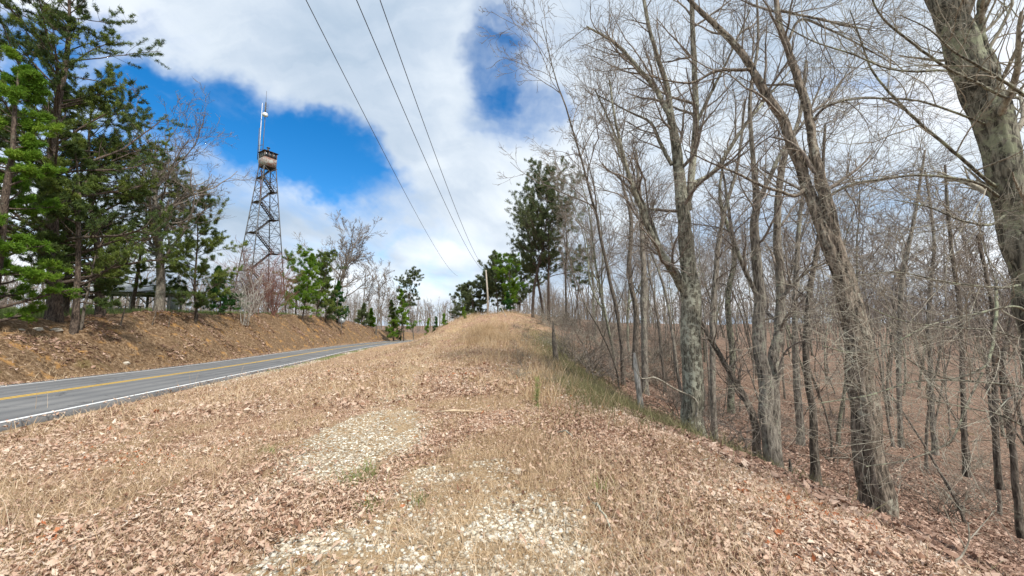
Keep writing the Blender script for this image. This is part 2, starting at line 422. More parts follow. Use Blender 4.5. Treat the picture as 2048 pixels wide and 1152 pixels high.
gm = t.mapr(t.math('ADD', region(t, 'gravel'), t.math('MULTIPLY', t.math('SUBTRACT', t.noise(co, 3.2, 5, .7), .5), 1.1)), .40, .62)
col = t.mix(gm, col, gravc)
dm = t.mapr(t.math('ADD', region(t, 'dirt'), t.math('MULTIPLY', t.math('SUBTRACT', t.noise(co, 2.2, 5, .7), .5), 1.3)), .45, .75, 0, .85)
col = t.mix(dm, col, t.ramp(fine, [(.3, (.32, .20, .10)), (.7, (.62, .47, .29))]))
bh = t.math('ADD', t.math('MULTIPLY', cell, .6), t.math('ADD', fine, t.math('MULTIPLY', mid_, .5)))
M['ground'] = finish(m, t, col, .95, bh, .9, .05, spec=.15)

m, t = newmat('asphalt')
co = t('ShaderNodeTexCoord').outputs['Object']
a1 = t.noise(co, 60, 3, .8); a2 = t.noise(co, .35, 5, .6)
tr = t('ShaderNodeAttribute', attribute_name='across').outputs['Fac']
trk = t.math('MULTIPLY', t.math('ABSOLUTE', t.math('SINE', t.math('MULTIPLY', tr, 3.9))), .16)
v = t.math('ADD', t.math('ADD', t.math('MULTIPLY', a1, .35), t.math('MULTIPLY', a2, .45)), trk)
crk = t('ShaderNodeTexVoronoi', {'Vector': t('ShaderNodeVectorMath', {0: co, 1: t.noise(co, 2.0, 4, .6, 0, 1)}, operation='ADD').outputs[0], 'Scale': .28}, feature='DISTANCE_TO_EDGE')
col = t.ramp(v, [(.25, (.09, .095, .10)), (.5, (.16, .16, .16)), (.75, (.27, .262, .25))])
col = t.mix(t.mapr(crk.outputs['Distance'],   .0, .012, .8, 0), col, (.05, .05, .05))
M['asphalt'] = finish(m, t, col, .88, a1, .4, .01)
def plain(name, c, rough=.8, metal=0, var=.25, sc=6, c2=None, spec=.3, th=(.4, .62)):
    m, t = newmat(name)
    co = t('ShaderNodeTexCoord').outputs['Object']
    n = t.noise(co, sc, 6, .7)
    c2 = c2 or tuple(x * (1 - var) for x in c)
    return finish(m, t, t.mix(t.mapr(n, *th), c, c2), rough, n, .15, .01, metal=metal, spec=spec)
M['white_paint'] = plain('white_road_paint', (.78, .78, .76), .8, c2=(.42, .42, .41), sc=14, th=(.52, .7))
M['yellow_paint'] = plain('yellow_road_paint', (.78, .47, .04), .8, c2=(.45, .29, .06), sc=14, th=(.52, .7))
M['steel'] = plain('weathered_galvanised_steel', (.13, .135, .14), .6, .3, c2=(.08, .07, .065))
M['rail'] = plain('stair_steel', (.07, .065, .065), .65, .2, c2=(.05, .035, .03))
M['cab'] = plain('faded_cab_panels', (.33, .335, .31), .75, c2=(.21, .11, .085), sc=1.3, th=(.44, .56))
M['cabdark'] = plain('dark_cab_underside', (.06, .04, .03), .8)
M['cabglass'] = plain('dark_window_glass', (.03, .04, .05), .15, spec=.6)
M['white_metal'] = plain('white_antenna', (.72, .72, .72), .5)
M['redmetal'] = plain('red_antenna', (.55, .12, .08), .5)
M['roofmetal'] = plain('grey_corrugated_roof', (.30, .32, .33), .6, .1, c2=(.20, .21, .21), sc=1.6)
M['wood_grey'] = plain('weathered_grey_timber', (.28, .26, .23), .9, sc=5)
M['pole'] = plain('pale_utility_pole_wood', (.42, .37, .31), .9, sc=4)
M['wire'] = plain('dark_cable', (.06, .06, .065), .6)
M['signback'] = plain('bare_aluminium_sign_back', (.38, .41, .43), .5, .4)
M['rock'] = plain('pale_rock', (.62, .58, .50), .9, c2=(.36, .30, .22), sc=5)
M['brightwood'] = plain('broken_pale_branch', (.62, .50, .34), .9, c2=(.36, .26, .17), sc=8)

# ------------------------------------------------------------ ground sheet
def gravel_mask(x, y):
    e = np.zeros_like(x)
    for (cx, cy, rx, ry, a) in [(-2.05, 5.7, .75, 1.9, 1.0), (-.15, 2.75, .85, .95, .95), (-1.15, 2.55, .55, .5, .75), (-.55, 4.0, .45, .8, .55),
                                (-3.6, 15, .55, 3.0, .62), (-4.6, 20, .7, 3.5, .62), (-5.2, 28, .8, 3.5, .55), (.2, 1.4, .9, .8, .8), (-.75, 3.6, .35, 1.5, .7), (-2.6, 9.0, .35, 2.6, .6), (-3.1, 12, .4, 2.5, .6), (-.9, 2.2, .8, .5, .6)]:
        e = np.maximum(e, a * ss(1.5, .55, np.hypot((x - cx) / rx, (y - cy) / ry)))
    e = e * (.62 + .50 * ss(.36, .58, fbm(x * 1.7 + 3, y * 1.7, 3, 91)))
    s, u = su(x, y)
    e = np.maximum(e, .72 * ss(5.4, 6.1, u) * ss(8, 6.6, u) * ss(16, 24, s))       # gravel shoulder further on
    return e
def edge_x(y):                                 # where the verge tips over into the ravine
    return np.interp(y, [0, 3.4, 5, 7, 10, 14, 20, 45, 60, 90], [3.6, 3.0, 2.4, 2.1, 1.4, 1.3, 1.2, 1.7, 3.0, 8])
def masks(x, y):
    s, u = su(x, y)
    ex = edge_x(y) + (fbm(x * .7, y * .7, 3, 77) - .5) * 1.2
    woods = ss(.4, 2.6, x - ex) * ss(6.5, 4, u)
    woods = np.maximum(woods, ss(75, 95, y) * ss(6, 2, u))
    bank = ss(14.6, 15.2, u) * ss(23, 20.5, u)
    field = ss(20.5, 23, u) * ss(85, 60, s)
    woods = np.maximum(woods, ss(21, 24, u) * ss(60, 85, s))
    olive = ss(-.7, .5, x - ex) * ss(3.4, 1.6, x - ex) * ss(5.5, 8, y) * ss(34, 26, y)
    olive = np.maximum(olive, .9 * ss(1.5, .6, np.hypot((x - 3.4) / 1.5, (y - 10.5) / 4)))
    dirt = .75 * ss(1.8, .4, np.hypot((x + .3) / 1.1, (y - 3.4) / 2.2)) * np.ones_like(x)
    dirt = np.maximum(dirt, .6 * ss(1.6, .3, np.abs(x - np.interp(y, [0, 3, 6, 16, 28, 45], [-.3, -.4, -2, -3.8, -5.2, -4.5])) / .9) * ss(60, 40, y))
    return woods, bank, field, olive, dirt
na = 900
th = np.linspace(0, 2 * np.pi, na, endpoint=False)
rr = np.concatenate([[.25], np.geomspace(.5, 1500, 330)])
TH, RR = np.meshgrid(th, rr)
gxv = (RR * np.sin(TH)).ravel(); gyv = (RR * np.cos(TH)).ravel()
gzv = gheight(gxv, gyv)
V = np.stack([gxv, gyv, gzv], 1)
idx = np.arange(len(rr) * na).reshape(len(rr), na); nx = np.roll(idx, -1, 1)
Q = np.stack([idx[:-1], idx[1:], nx[1:], nx[:-1]], -1).reshape(-1, 4)
loops = np.concatenate([Q.ravel(), idx[0][::-1]]); counts = np.concatenate([np.full(len(Q), 4), [na]])
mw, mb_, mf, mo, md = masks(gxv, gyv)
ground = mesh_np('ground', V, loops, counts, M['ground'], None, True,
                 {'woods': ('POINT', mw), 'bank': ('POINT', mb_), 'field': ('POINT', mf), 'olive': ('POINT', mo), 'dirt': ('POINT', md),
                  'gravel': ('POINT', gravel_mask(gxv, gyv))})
tag(ground, kind='structure')

# ------------------------------------------------------------ road
sv = np.concatenate([np.arange(-60, 60, .75), np.arange(60, 215, 1.5)])
def strip(name, u0, u1, lift, mat, nu=2, thick=0.0, wob=0.0, attr=False):
    us = np.linspace(u0, u1, nu); vv = []; ac = []
    cols = list(us)
    for i, s_ in enumerate(sv):
        for j, u_ in enumerate(cols):
            uu = u_ + (wob * (vnoise(np.array([s_ * .8]), np.array([u_]), 5)[0] - .5) if j in (0, nu - 1) else 0)
            x, y = xy(s_, uu); vv.append((x, y, zroad(s_) + lift)); ac.append(u_)
    n = len(sv); k = len(cols); L = []; 
    I = np.arange(n * k).reshape(n, k)
    q = np.stack([I[:-1, :-1], I[1:, :-1], I[1:, 1:], I[:-1, 1:]], -1).reshape(-1, 4)[:, ::-1]
    vv = np.array(vv)
    if thick:
        lo = vv.copy(); lo[:, 2] -= thick; b = len(vv); vv = np.concatenate([vv, lo]); ac = ac + ac
        e = [(I[i, 0] , I[i + 1, 0], I[i + 1, 0] + b, I[i, 0] + b) for i in range(n - 1)] + \
            [(I[i + 1, -1], I[i, -1], I[i, -1] + b, I[i + 1, -1] + b) for i in range(n - 1)]
        q = np.concatenate([q, np.array(e)])
    o = mesh_np(name, vv, q, np.full(len(q), 4), mat, None, False, {'across': ('POINT', np.array(ac))} if attr else None)
    tag(o, kind='structure'); return o
strip('road', 6.72, 14.1, 0.0, M['asphalt'], 9, .12, .10, True)
strip('road_marking', 7.0, 7.13, .005, M['white_paint'])
strip('road_marking', 13.48, 13.61, .005, M['white_paint'])
strip('road_marking', 10.14, 10.25, .005, M['yellow_paint'])
strip('road_marking', 10.37, 10.48, .005, M['yellow_paint'])

# ------------------------------------------------------------ branching
def unit(v): return v / (np.linalg.norm(v, axis=-1, keepdims=True) + 1e-12)
def grow(start, d, length, r0, r1, N, wob, up, g_):
    """batch of branches as random walks"""
    B = len(start); pts = np.empty((B, N, 3)); pts[:, 0] = start; d = unit(d)
    st = (length / (N - 1))[:, None]
    drift = g_.normal(size=(B, 3)) * wob * .5
    for i in range(1, N):
        d = unit(d + g_.normal(size=(B, 3)) * wob + drift * (1 if i < N / 2 else -1) + np.array([0, 0, up]))
        pts[:, i] = pts[:, i - 1] + d * st
    tt = np.linspace(0, 1, N)
    rad = r0[:, None] * (1 - tt) + r1 * tt if np.isscalar(r1) else r0[:, None] * (1 - tt) + r1[:, None] * tt
    return pts, rad
def spawn(pts, rad, n, t0, t1, ang, lenf, rf, g_, flat=0.0, rmin=.002, angj=.25, tpow=1.0, absl=None, upb=0.0):
    """n children per branch"""
    B, N, _ = pts.shape
    n = max(1, int(n)); tt = t0 + (t1 - t0) * ((np.arange(n)[None] + g_.random((B, n))) / n) ** tpow
    f = tt * (N - 1); i = np.clip(f.astype(int), 0, N - 2); fr = (f - i)[..., None]
    bi = np.arange(B)[:, None]
    p = pts[bi, i] * (1 - fr) + pts[bi, i + 1] * fr
    T = unit(pts[bi, i + 1] - pts[bi, i])
    r = rad[bi, i] * (1 - fr[..., 0]) + rad[bi, i + 1] * fr[..., 0]
    L = np.linalg.norm(np.diff(pts, axis=1), axis=2).sum(1)[:, None]
    rnd = g_.normal(size=T.shape); rnd[..., 2] *= (1 - flat); rnd[..., 2] += upb
    pe = unit(rnd - (rnd * T).sum(-1, keepdims=True) * T)
    a = (ang + g_.normal(size=tt.shape) * angj)[..., None]
    d = np.cos(a) * T + np.sin(a) * pe
    ln = (absl if absl is not None else L) * lenf * (.55 + .75 * g_.random(tt.shape)) * (1.15 - .55 * tt)
    rr_ = np.maximum(r * rf * (.7 + .4 * g_.random(tt.shape)), rmin)
    return p.reshape(-1, 3), d.reshape(-1, 3), ln.ravel(), rr_.ravel()
def resample(pts, N):
    """smooth curve through control points"""
    pts = np.asarray(pts, float); n = len(pts)
    if n == 2:
        return pts[0] + (pts[1] - pts[0]) * np.linspace(0, 1, N)[:, None]
    ext = np.vstack([2 * pts[0] - pts[1], pts, 2 * pts[-1] - pts[-2]])
    ch = np.concatenate([[0], np.cumsum(np.linalg.norm(np.diff(pts[:, :3], axis=0), axis=1))]); ch /= ch[-1]
    out = []
    for t_ in np.linspace(0, 1, N):
        i = min(max(np.searchsorted(ch, t_, side='right') - 1, 0), n - 2)
        u = (t_ - ch[i]) / (ch[i + 1] - ch[i] + 1e-9)
        p0, p1, p2, p3 = ext[i:i + 4]
        out.append(.5 * (2 * p1 + (p2 - p0) * u + (2 * p0 - 5 * p1 + 4 * p2 - p3) * u * u + (3 * p1 - p0 - 3 * p2 + p3) * u ** 3))
    return np.array(out)
def rough_trunk(pts, rad, sides, g_, amp=.10, fur=0.0):
    """a trunk with uneven furrowed outline and a root flare"""
    v, q = tube_np(pts[None], rad[None], sides)
    N = len(pts); v = v.reshape(N, sides, 3)
    ph = g_.random(4) * 6
    a = np.arange(sides) * 2 * np.pi / sides
    hh = np.concatenate([[0], np.cumsum(np.linalg.norm(np.diff(pts, axis=0), axis=1))])[:, None]
    k = 1 + amp * (.55 * np.sin(3 * a + ph[0] + hh * .6) + .45 * np.sin(7 * a + ph[1] - hh * .9) * .6) + amp * .5 * g_.normal(size=(N, sides)) * .5 * (0 if fur else 1)
    fl = np.exp(-hh / (rad[0] * 2.0)); k = k + fl * (.20 + .22 * np.sin(5 * a + ph[2]) + .1 * np.sin(3 * a + ph[3]))
    if fur:
        un = np.abs(a - np.pi)[None] * np.maximum(rad[:, None], .05) / .040 + .8 * vnoise(hh * 3, a[None] * 2, 7)
        nz = fbm(un + 7, hh / .17 + a[None] * .3, 2, int(ph[0] * 100)); rid = 1 - np.abs(2 * nz - 1)
        k = k + (rid - .75) * fur / np.maximum(rad[:, None], .04) * np.clip(rad[:, None] / .12, .2, 1)
    v = pts[:, None] + (v - pts[:, None]) * k[..., None]
    return v.reshape(-1, 3), q

def bare_tree(name, H, r, seed, mt, mb=None, lean=0.05, limbs=11, t0=.35, spread=.34, rmin=.006, lv=(6, 5, 4), ang=.75, up=.06, wob=.10, fork=0, label=None, cat='tree', group=None, sides=9):
    g_ = np.random.default_rng(seed)
    d0 = np.array([[g_.normal() * lean, g_.normal() * lean, 1.0]])
    tp, trd = grow(np.zeros((1, 3)) - [0, 0, .25], d0, np.array([H + .25]), np.array([r]), r * .12, 18, .055, .03, g_)
    trunk = [(tp, trd)]
    for f in range(fork):
        s_, d_, l_, r_ = spawn(tp, trd, 1, .25, .45, .38, .62, .85, g_, upb=.3)
        a, b = grow(s_, d_, l_, r_, r_ * .12, 18, .06, .09, g_); trunk.append((a, b))
    root = empty(name)
    V = []; Q = []; b0 = 0
    for a, b in trunk:
        v, q = rough_trunk(a[0], b[0], sides, g_, .07); V.append(v); Q.append(q + b0); b0 += len(v)
    mesh_np('trunk', np.concatenate(V), np.concatenate(Q), np.full(sum(len(q) for q in Q), 4), mt, root, True)
    groups = []
    for k, (a, b) in enumerate(trunk):
        s_, d_, l_, r_ = spawn(a, b, limbs if k == 0 else limbs * .6, t0 if k == 0 else .25, .99, ang, spread, .62, g_, upb=.15, rmin=rmin)
        p1, q1 = grow(s_, d_, l_, r_, np.maximum(r_ * .25, rmin * .8), 9, wob, up, g_); groups.append((p1, q1, 5))
        pp, rp = p1, q1
        for j, n in enumerate(lv):
            s_, d_, l_, r_ = spawn(pp, rp, n, .15, 1.0, .62, .48, .62, g_, rmin=rmin * .8, upb=.1)
            pp, rp = grow(s_, d_, l_, r_, np.maximum(r_ * .35, rmin * .55), 6 if j < 2 else 4, wob * 1.25, up * .9, g_)
            groups.append((pp, rp, 4 if j == 0 else 3))
    v, q, c = join_tubes(groups)
    mesh_np('branches', v, q, c, mb or mt, root)
    tag(root, label, cat, group)
    return root

def tufts(pos, dirs, size, nn, g_, wd=.09, rnd=None):
    """needle tufts: nn slim triangles round each position"""
    B = len(pos)
    d = g_.normal(size=(B, nn, 3)) * 1.0 + dirs[:, None] * .55 + np.array([0, 0, .55]); d = unit(d)
    L = size * (.4 + .5 * g_.random((B, nn, 1)))
    side = unit(np.cross(d, g_.normal(size=(B, nn, 3)))) * size * wd * (.7 + .6 * g_.random((B, nn, 1)))
    p = pos[:, None] + g_.normal(size=(B, nn, 3)) * size * .22
    v = np.stack([p - side, p + side, p + d * L + side * .35, p + d * L - side * .35], 2).reshape(-1, 3)
    q = np.arange(len(v)).reshape(-1, 4)
    if rnd is None: rnd = g_.random(B)
    rf = np.clip(rnd[:, None] * .8 + g_.random((B, nn)) * .25, 0, 1).ravel()
    return v, q, rf

def pine_tree(name, H, r, seed, mt, mn, t0=.3, limbs=44, spread=.24, size=.2, nn=12, prof='round', lean=.02, droop=-.02, tpl=8, sub=8, label=None, cat='pine tree', group=None, bare=.0, stems=None, ang=1.35, wd=.055, upl=.0, inner=.30):
    g_ = np.random.default_rng(seed)
    if stems is None:
        d0 = np.array([[g_.normal() * lean, g_.normal() * lean, 1.0]])
        tp, trd = grow(np.zeros((1, 3)) - [0, 0, .25], d0, np.array([H + .25]), np.array([r]), r * .1, 20, .028, .02, g_)
    else:
        tp = resample(stems[0], 20)[None]; trd = np.linspace(stems[1], stems[1] * .1, 20)[None]
    root = empty(name)
    v, q = rough_trunk(tp[0], trd[0], 10, g_, .06)
    mesh_np('trunk', v, q, np.full(len(q), 4), mt, root, True)
    s_, d_, l_, r_ = spawn(tp, trd, limbs, t0, .985, ang, 1.0, .42, g_, absl=1.0, rmin=.012, upb=upl, angj=.18)
    hrel = np.clip((s_[:, 2] - tp[0, :, 2].min()) / H, 0, 1); q_ = (hrel - t0) / (1 - t0)
    if prof == 'round': L = np.clip(1 - ((q_ - .42) / .66) ** 2, .08, 1) ** .7
    elif prof == 'cone': L = np.clip(1.05 - q_, .06, 1)
    elif prof == 'top': L = np.clip(.25 + 1.6 * q_, 0, 1) * np.sqrt(np.clip(1.1 - q_, .08, 1))
    else: L = np.clip(1.03 - q_, .06, 1) ** .55
    d_[:, 2] = np.clip(d_[:, 2], -.15, .9) + (.35 * np.clip(q_, 0, 1))
    L = L * H * spread * (.40 + .85 * g_.random(len(L)) ** 1.3)
    p1, q1 = grow(s_, d_, L, r_, np.maximum(r_ * .3, .006), 10, .07, droop + .03, g_)
    s2, d2, l2, r2 = spawn(p1, q1, sub, inner, 1.0, .8, .34, .6, g_, flat=.5, rmin=.007, upb=.15)
    p2, q2 = grow(s2, d2, l2, r2, .005, 5, .12, .05, g_)
    v, q, c = join_tubes([(p1, q1, 5), (p2, q2, 3)])
    mesh_np('branches', v, q, c, mt, root)
    par = np.repeat(g_.random(len(p1)), sub)
    t3, d3, _, _ = spawn(p2, q2, tpl, .5, 1.0, .5, .3, 1, g_); t3 = t3 + np.array([0, 0, size * .12])
    B2 = np.repeat(par, tpl)
    keep = g_.random(len(t3)) > bare
    t3 = t3[keep]; d3 = d3[keep]; B2 = B2[keep]
    hz = (t3[:, 2] - t3[:, 2].min()) / (np.ptp(t3[:, 2]) + 1e-6)
    rnd = np.clip(.55 * B2 + .45 * g_.random(len(t3)), 0, 1)
    v, q, rf = tufts(t3, d3, size, nn, g_, wd, rnd)
    mesh_np('needles', v, q, np.full(len(q), 4), mn, root, attrs={'rnd': ('FACE', rf)})
    tag(root, label, cat, group)
    return root

def place(root, x, y, rz=0, sink=0.05, scale=1.0):
    root.location = (x, y, gz1(x, y) - sink); root.rotation_euler = (0, 0, rz)
    root.scale = (scale,) * 3
    return root

def at_px(px, py_guess, Y):
    return XofY(px, Y, py_guess)

# guided tree: stems drawn through points (px, py, depth, width px)
def guided(name, label, stems, mt, mb, seed, lv=((7, 1.5), (5, .75), (5, .4)), rmin=.0035, group=None, cat='tree', base_sink=None, up=.03, wob=.12, t0=.25, nodes=30, sides=14, ang=.8, rough=.09, fur=0.0, tn=0):
    g_ = np.random.default_rng(seed)
    root_pt = P(*stems[0][0][:3]); root = empty(name, tuple(root_pt))
    V = []; Q = []; b0 = 0; LP = []; LR = []
    for k, st in enumerate(stems):
        c = np.array([np.append(P(a, b, d), wrad(a, wp, d)) for a, b, d, wp in st])
        c[:, :3] -= root_pt; c[:, 3] *= .88
        if k == 0:
            c = np.vstack([[c[0, 0], c[0, 1], c[0, 2] - .5, c[0, 3] * 1.1], c])
        m_ = resample(c, nodes)
        pts, rad = m_[:, :3], np.maximum(m_[:, 3], .003)
        pts = pts + g_.normal(size=pts.shape) * rad[:, None] * .10
        if k == 0 and fur:
            mm = resample(np.column_stack([pts, rad]), tn); v, q = rough_trunk(mm[:, :3], mm[:, 3], sides, g_, rough, fur)
        elif k == 0 or not fur: v, q = rough_trunk(pts, rad, sides if rad[0] > .04 else 6, g_, rough if rad[0] > .04 else .03)
        elif fur and rad[0] > .06:
            mm = resample(np.column_stack([pts, rad]), tn); v, q = rough_trunk(mm[:, :3], mm[:, 3], 40, g_, 0.03, fur * .7)
        if k > 0 and not (fur and rad[0] > .06):
            v, q = tube_np(pts[None], rad[None], 10 if rad[0] > .04 else 5)
        V.append(v); Q.append(q + b0); b0 += len(v); LP.append(pts); LR.append(rad)
    mesh_np('trunk', np.concatenate(V), np.concatenate(Q), np.full(sum(len(q) for q in Q), 4), mt, root, True)
    LP = np.array(LP); LR = np.array(LR)
    groups = []; pp, rp = LP, LR; first = True
    for j, (n, L) in enumerate(lv):
        if first:
            s_, d_, l_, r_ = spawn(pp[:1], rp[:1], n, t0, 1.0, ang, L, .38, g_, absl=1.0, rmin=rmin, upb=.1)
            if len(pp) > 1:
                e = spawn(pp[1:], rp[1:], n, .12, 1.0, ang, L, .5, g_, absl=1.0, rmin=rmin, upb=.1)
                s_, d_, l_, r_ = [np.concatenate(z_) for z_ in zip((s_, d_, l_, r_), e)]
            r_ = np.minimum(r_, .05)
        else:
            s_, d_, l_, r_ = spawn(pp, rp, n, .12, 1.0, .65, L, .6, g_, absl=1.0, rmin=rmin * .8)
        pp, rp = grow(s_, d_, l_, r_, np.maximum(r_ * .3, rmin * .6), (10, 7, 5, 4)[j], wob, up, g_)
        groups.append((pp, rp, (5, 4, 3, 3)[j])); first = False
    v, q, c = join_tubes(groups)
    mesh_np('branches', v, q, c, mb, root)
    tag(root, label, cat, group)
    return root

exec_parts = True
# =================================================================== RIGHT: the near trees at the ravine
LV = ((9, 1.7), (6, .8), (5, .42))
guided('forked_tree', 'lichen-covered grey tree with a thick limb forking off to the left', [
    [(1390, 905, 10, 52), (1386, 800, 10, 48), (1384, 700, 10, 46), (1383, 610, 10, 46), (1376, 535, 10, 36), (1364, 413, 10, 29), (1354, 316, 10, 25), (1342, 233, 10, 18), (1331, 160, 10, 13), (1309, 97, 10, 10), (1287, 0, 10, 8), (1270, -150, 10, 4)],
    [(1375, 420, 10, 16), (1384, 340, 10, 17), (1392, 243, 10, 15), (1389, 146, 10, 14), (1384, 0, 10, 11), (1390, -180, 10, 5)],
    [(1384, 625, 10, 26), (1365, 575, 9.9, 24), (1347, 543, 9.8, 22), (1321, 504, 9.7, 17), (1299, 460, 9.6, 14), (1278, 408, 9.5, 12), (1256, 345, 9.4, 9), (1231, 243, 9.3, 6), (1219, 160, 9.2, 4)],
    [(1325, 512, 9.7, 12), (1298, 434, 9.9, 10), (1273, 380, 10, 9), (1247, 325, 10.2, 7), (1222, 250, 10.4, 5), (1190, 180, 10.6, 3)],
    [(1343, 240, 10, 13), (1309, 175, 10, 12), (1280, 141, 10, 10), (1231, 87, 10, 8), (1173, 53, 10, 4)],
    [(1343, 330, 10, 10), (1320, 285, 10.2, 9), (1300, 245, 10.4, 7), (1255, 222, 10.5, 4), (1195, 190, 10.6, 3)],
    [(1384, 370, 10, 14), (1430, 340, 10.2, 11), (1480, 265, 10.4, 9), (1530, 200, 10.6, 7), (1590, 130, 10.8, 3)],
    [(1391, 250, 10, 9), (1420, 190, 9.8, 8), (1460, 110, 9.6, 6), (1500, 20, 9.4, 4)],
], M['lichen'], M['twig'], 11, lv=((14, 1.9), (7, .9), (6, .45)), nodes=34, sides=64, fur=.020, tn=150, t0=.4)

guided('twin_trunk_tree', 'bare tree of twin rough trunks right of the lichen tree', [
    [(1548, 946, 9, 46), (1534, 845, 9, 34), (1529, 746, 9, 32), (1518, 696, 9, 30), (1519, 574, 9, 25), (1511, 505, 9, 23), (1508, 435, 9, 20), (1514, 400, 9, 18), (1506, 316, 9, 12), (1500, 200, 9, 9), (1516, 80, 9, 7), (1510, -60, 9, 4)],
    [(1552, 930, 9.2, 26), (1548, 820, 9.4, 28), (1546, 746, 9.5, 28), (1558, 658, 9.6, 24), (1561, 547, 9.7, 20), (1555, 491, 9.7, 19), (1556, 400, 9.7, 17), (1571, 311, 9.8, 14), (1600, 230, 10, 10), (1612, 120, 10, 6)],
    [(1512, 415, 9, 14), (1537, 360, 9, 12), (1566, 301, 9, 10), (1610, 240, 9, 7), (1650, 150, 9, 4)],
    [(1519, 600, 9, 12), (1490, 540, 8.9, 11), (1465, 470, 8.8, 9), (1455, 400, 8.8, 7), (1440, 310, 8.8, 4)],
    [(1558, 600, 9.6, 10), (1600, 555, 9.3, 8), (1640, 530, 9.1, 6), (1700, 515, 9, 3)],
], M['grey'], M['twig'], 12, lv=((10, 1.5), (6, .8), (5, .4)), sides=60, fur=.022, tn=140, t0=.4)

guided('furrowed_tree', 'thick brown furrowed tree splitting into two trunks that lean left', [
    [(1752, 1016, 7, 84), (1738, 900, 7, 72), (1726, 800, 7, 68), (1716, 700, 7, 64), (1700, 610, 7.1, 60), (1676, 530, 7.2, 50), (1648, 460, 7.3, 36), (1615, 379, 7.5, 28), (1586, 292, 7.6, 27), (1562, 235, 7.7, 23), (1523, 175, 7.8, 21), (1503, 136, 7.9, 19), (1464, 83, 8, 16), (1387, 8, 8.2, 11), (1330, -70, 8.3, 7)],
    [(1690, 560, 7.15, 36), (1673, 486, 7.2, 34), (1649, 389, 7.3, 31), (1630, 311, 7.4, 24), (1615, 219, 7.5, 22), (1586, 131, 7.6, 19), (1562, 58, 7.7, 16), (1550, -20, 7.8, 12), (1545, -120, 7.8, 7)],
    [(1610, 378, 7.5, 11), (1590, 392, 7.4, 10), (1560, 383, 7.3, 9), (1520, 370, 7.2, 8), (1470, 345, 7.1, 6), (1420, 325, 7, 4), (1370, 300, 7, 3)],
    [(1505, 138, 7.9, 10), (1475, 140, 7.8, 9), (1430, 143, 7.7, 8), (1385, 165, 7.6, 6), (1340, 162, 7.5, 4), (1290, 148, 7.4, 3)],
    [(1620, 250, 7.5, 9), (1650, 215, 7.3, 8), (1710, 197, 7.1, 7), (1770, 200, 6.9, 5), (1840, 240, 6.7, 3)],
    [(1649, 400, 7.3, 9), (1690, 375, 7.2, 8), (1750, 362, 7.1, 6), (1830, 350, 7, 4)],
    [(1573, 90, 7.7, 9), (1600, 40, 7.6, 8), (1650, 55, 7.4, 6), (1720, 90, 7.2, 5), (1790, 130, 7, 3)],
    [(1555, 20, 7.8, 8), (1600, 30, 7.6, 7), (1690, 50, 7.2, 6), (1740, 60, 7, 4)],
], M['brown'], M['twig'], 13, lv=((12, 1.8), (6, .85), (5, .42)), nodes=36, sides=80, rough=.06, t0=.62, rmin=.0028, fur=.034, tn=150)

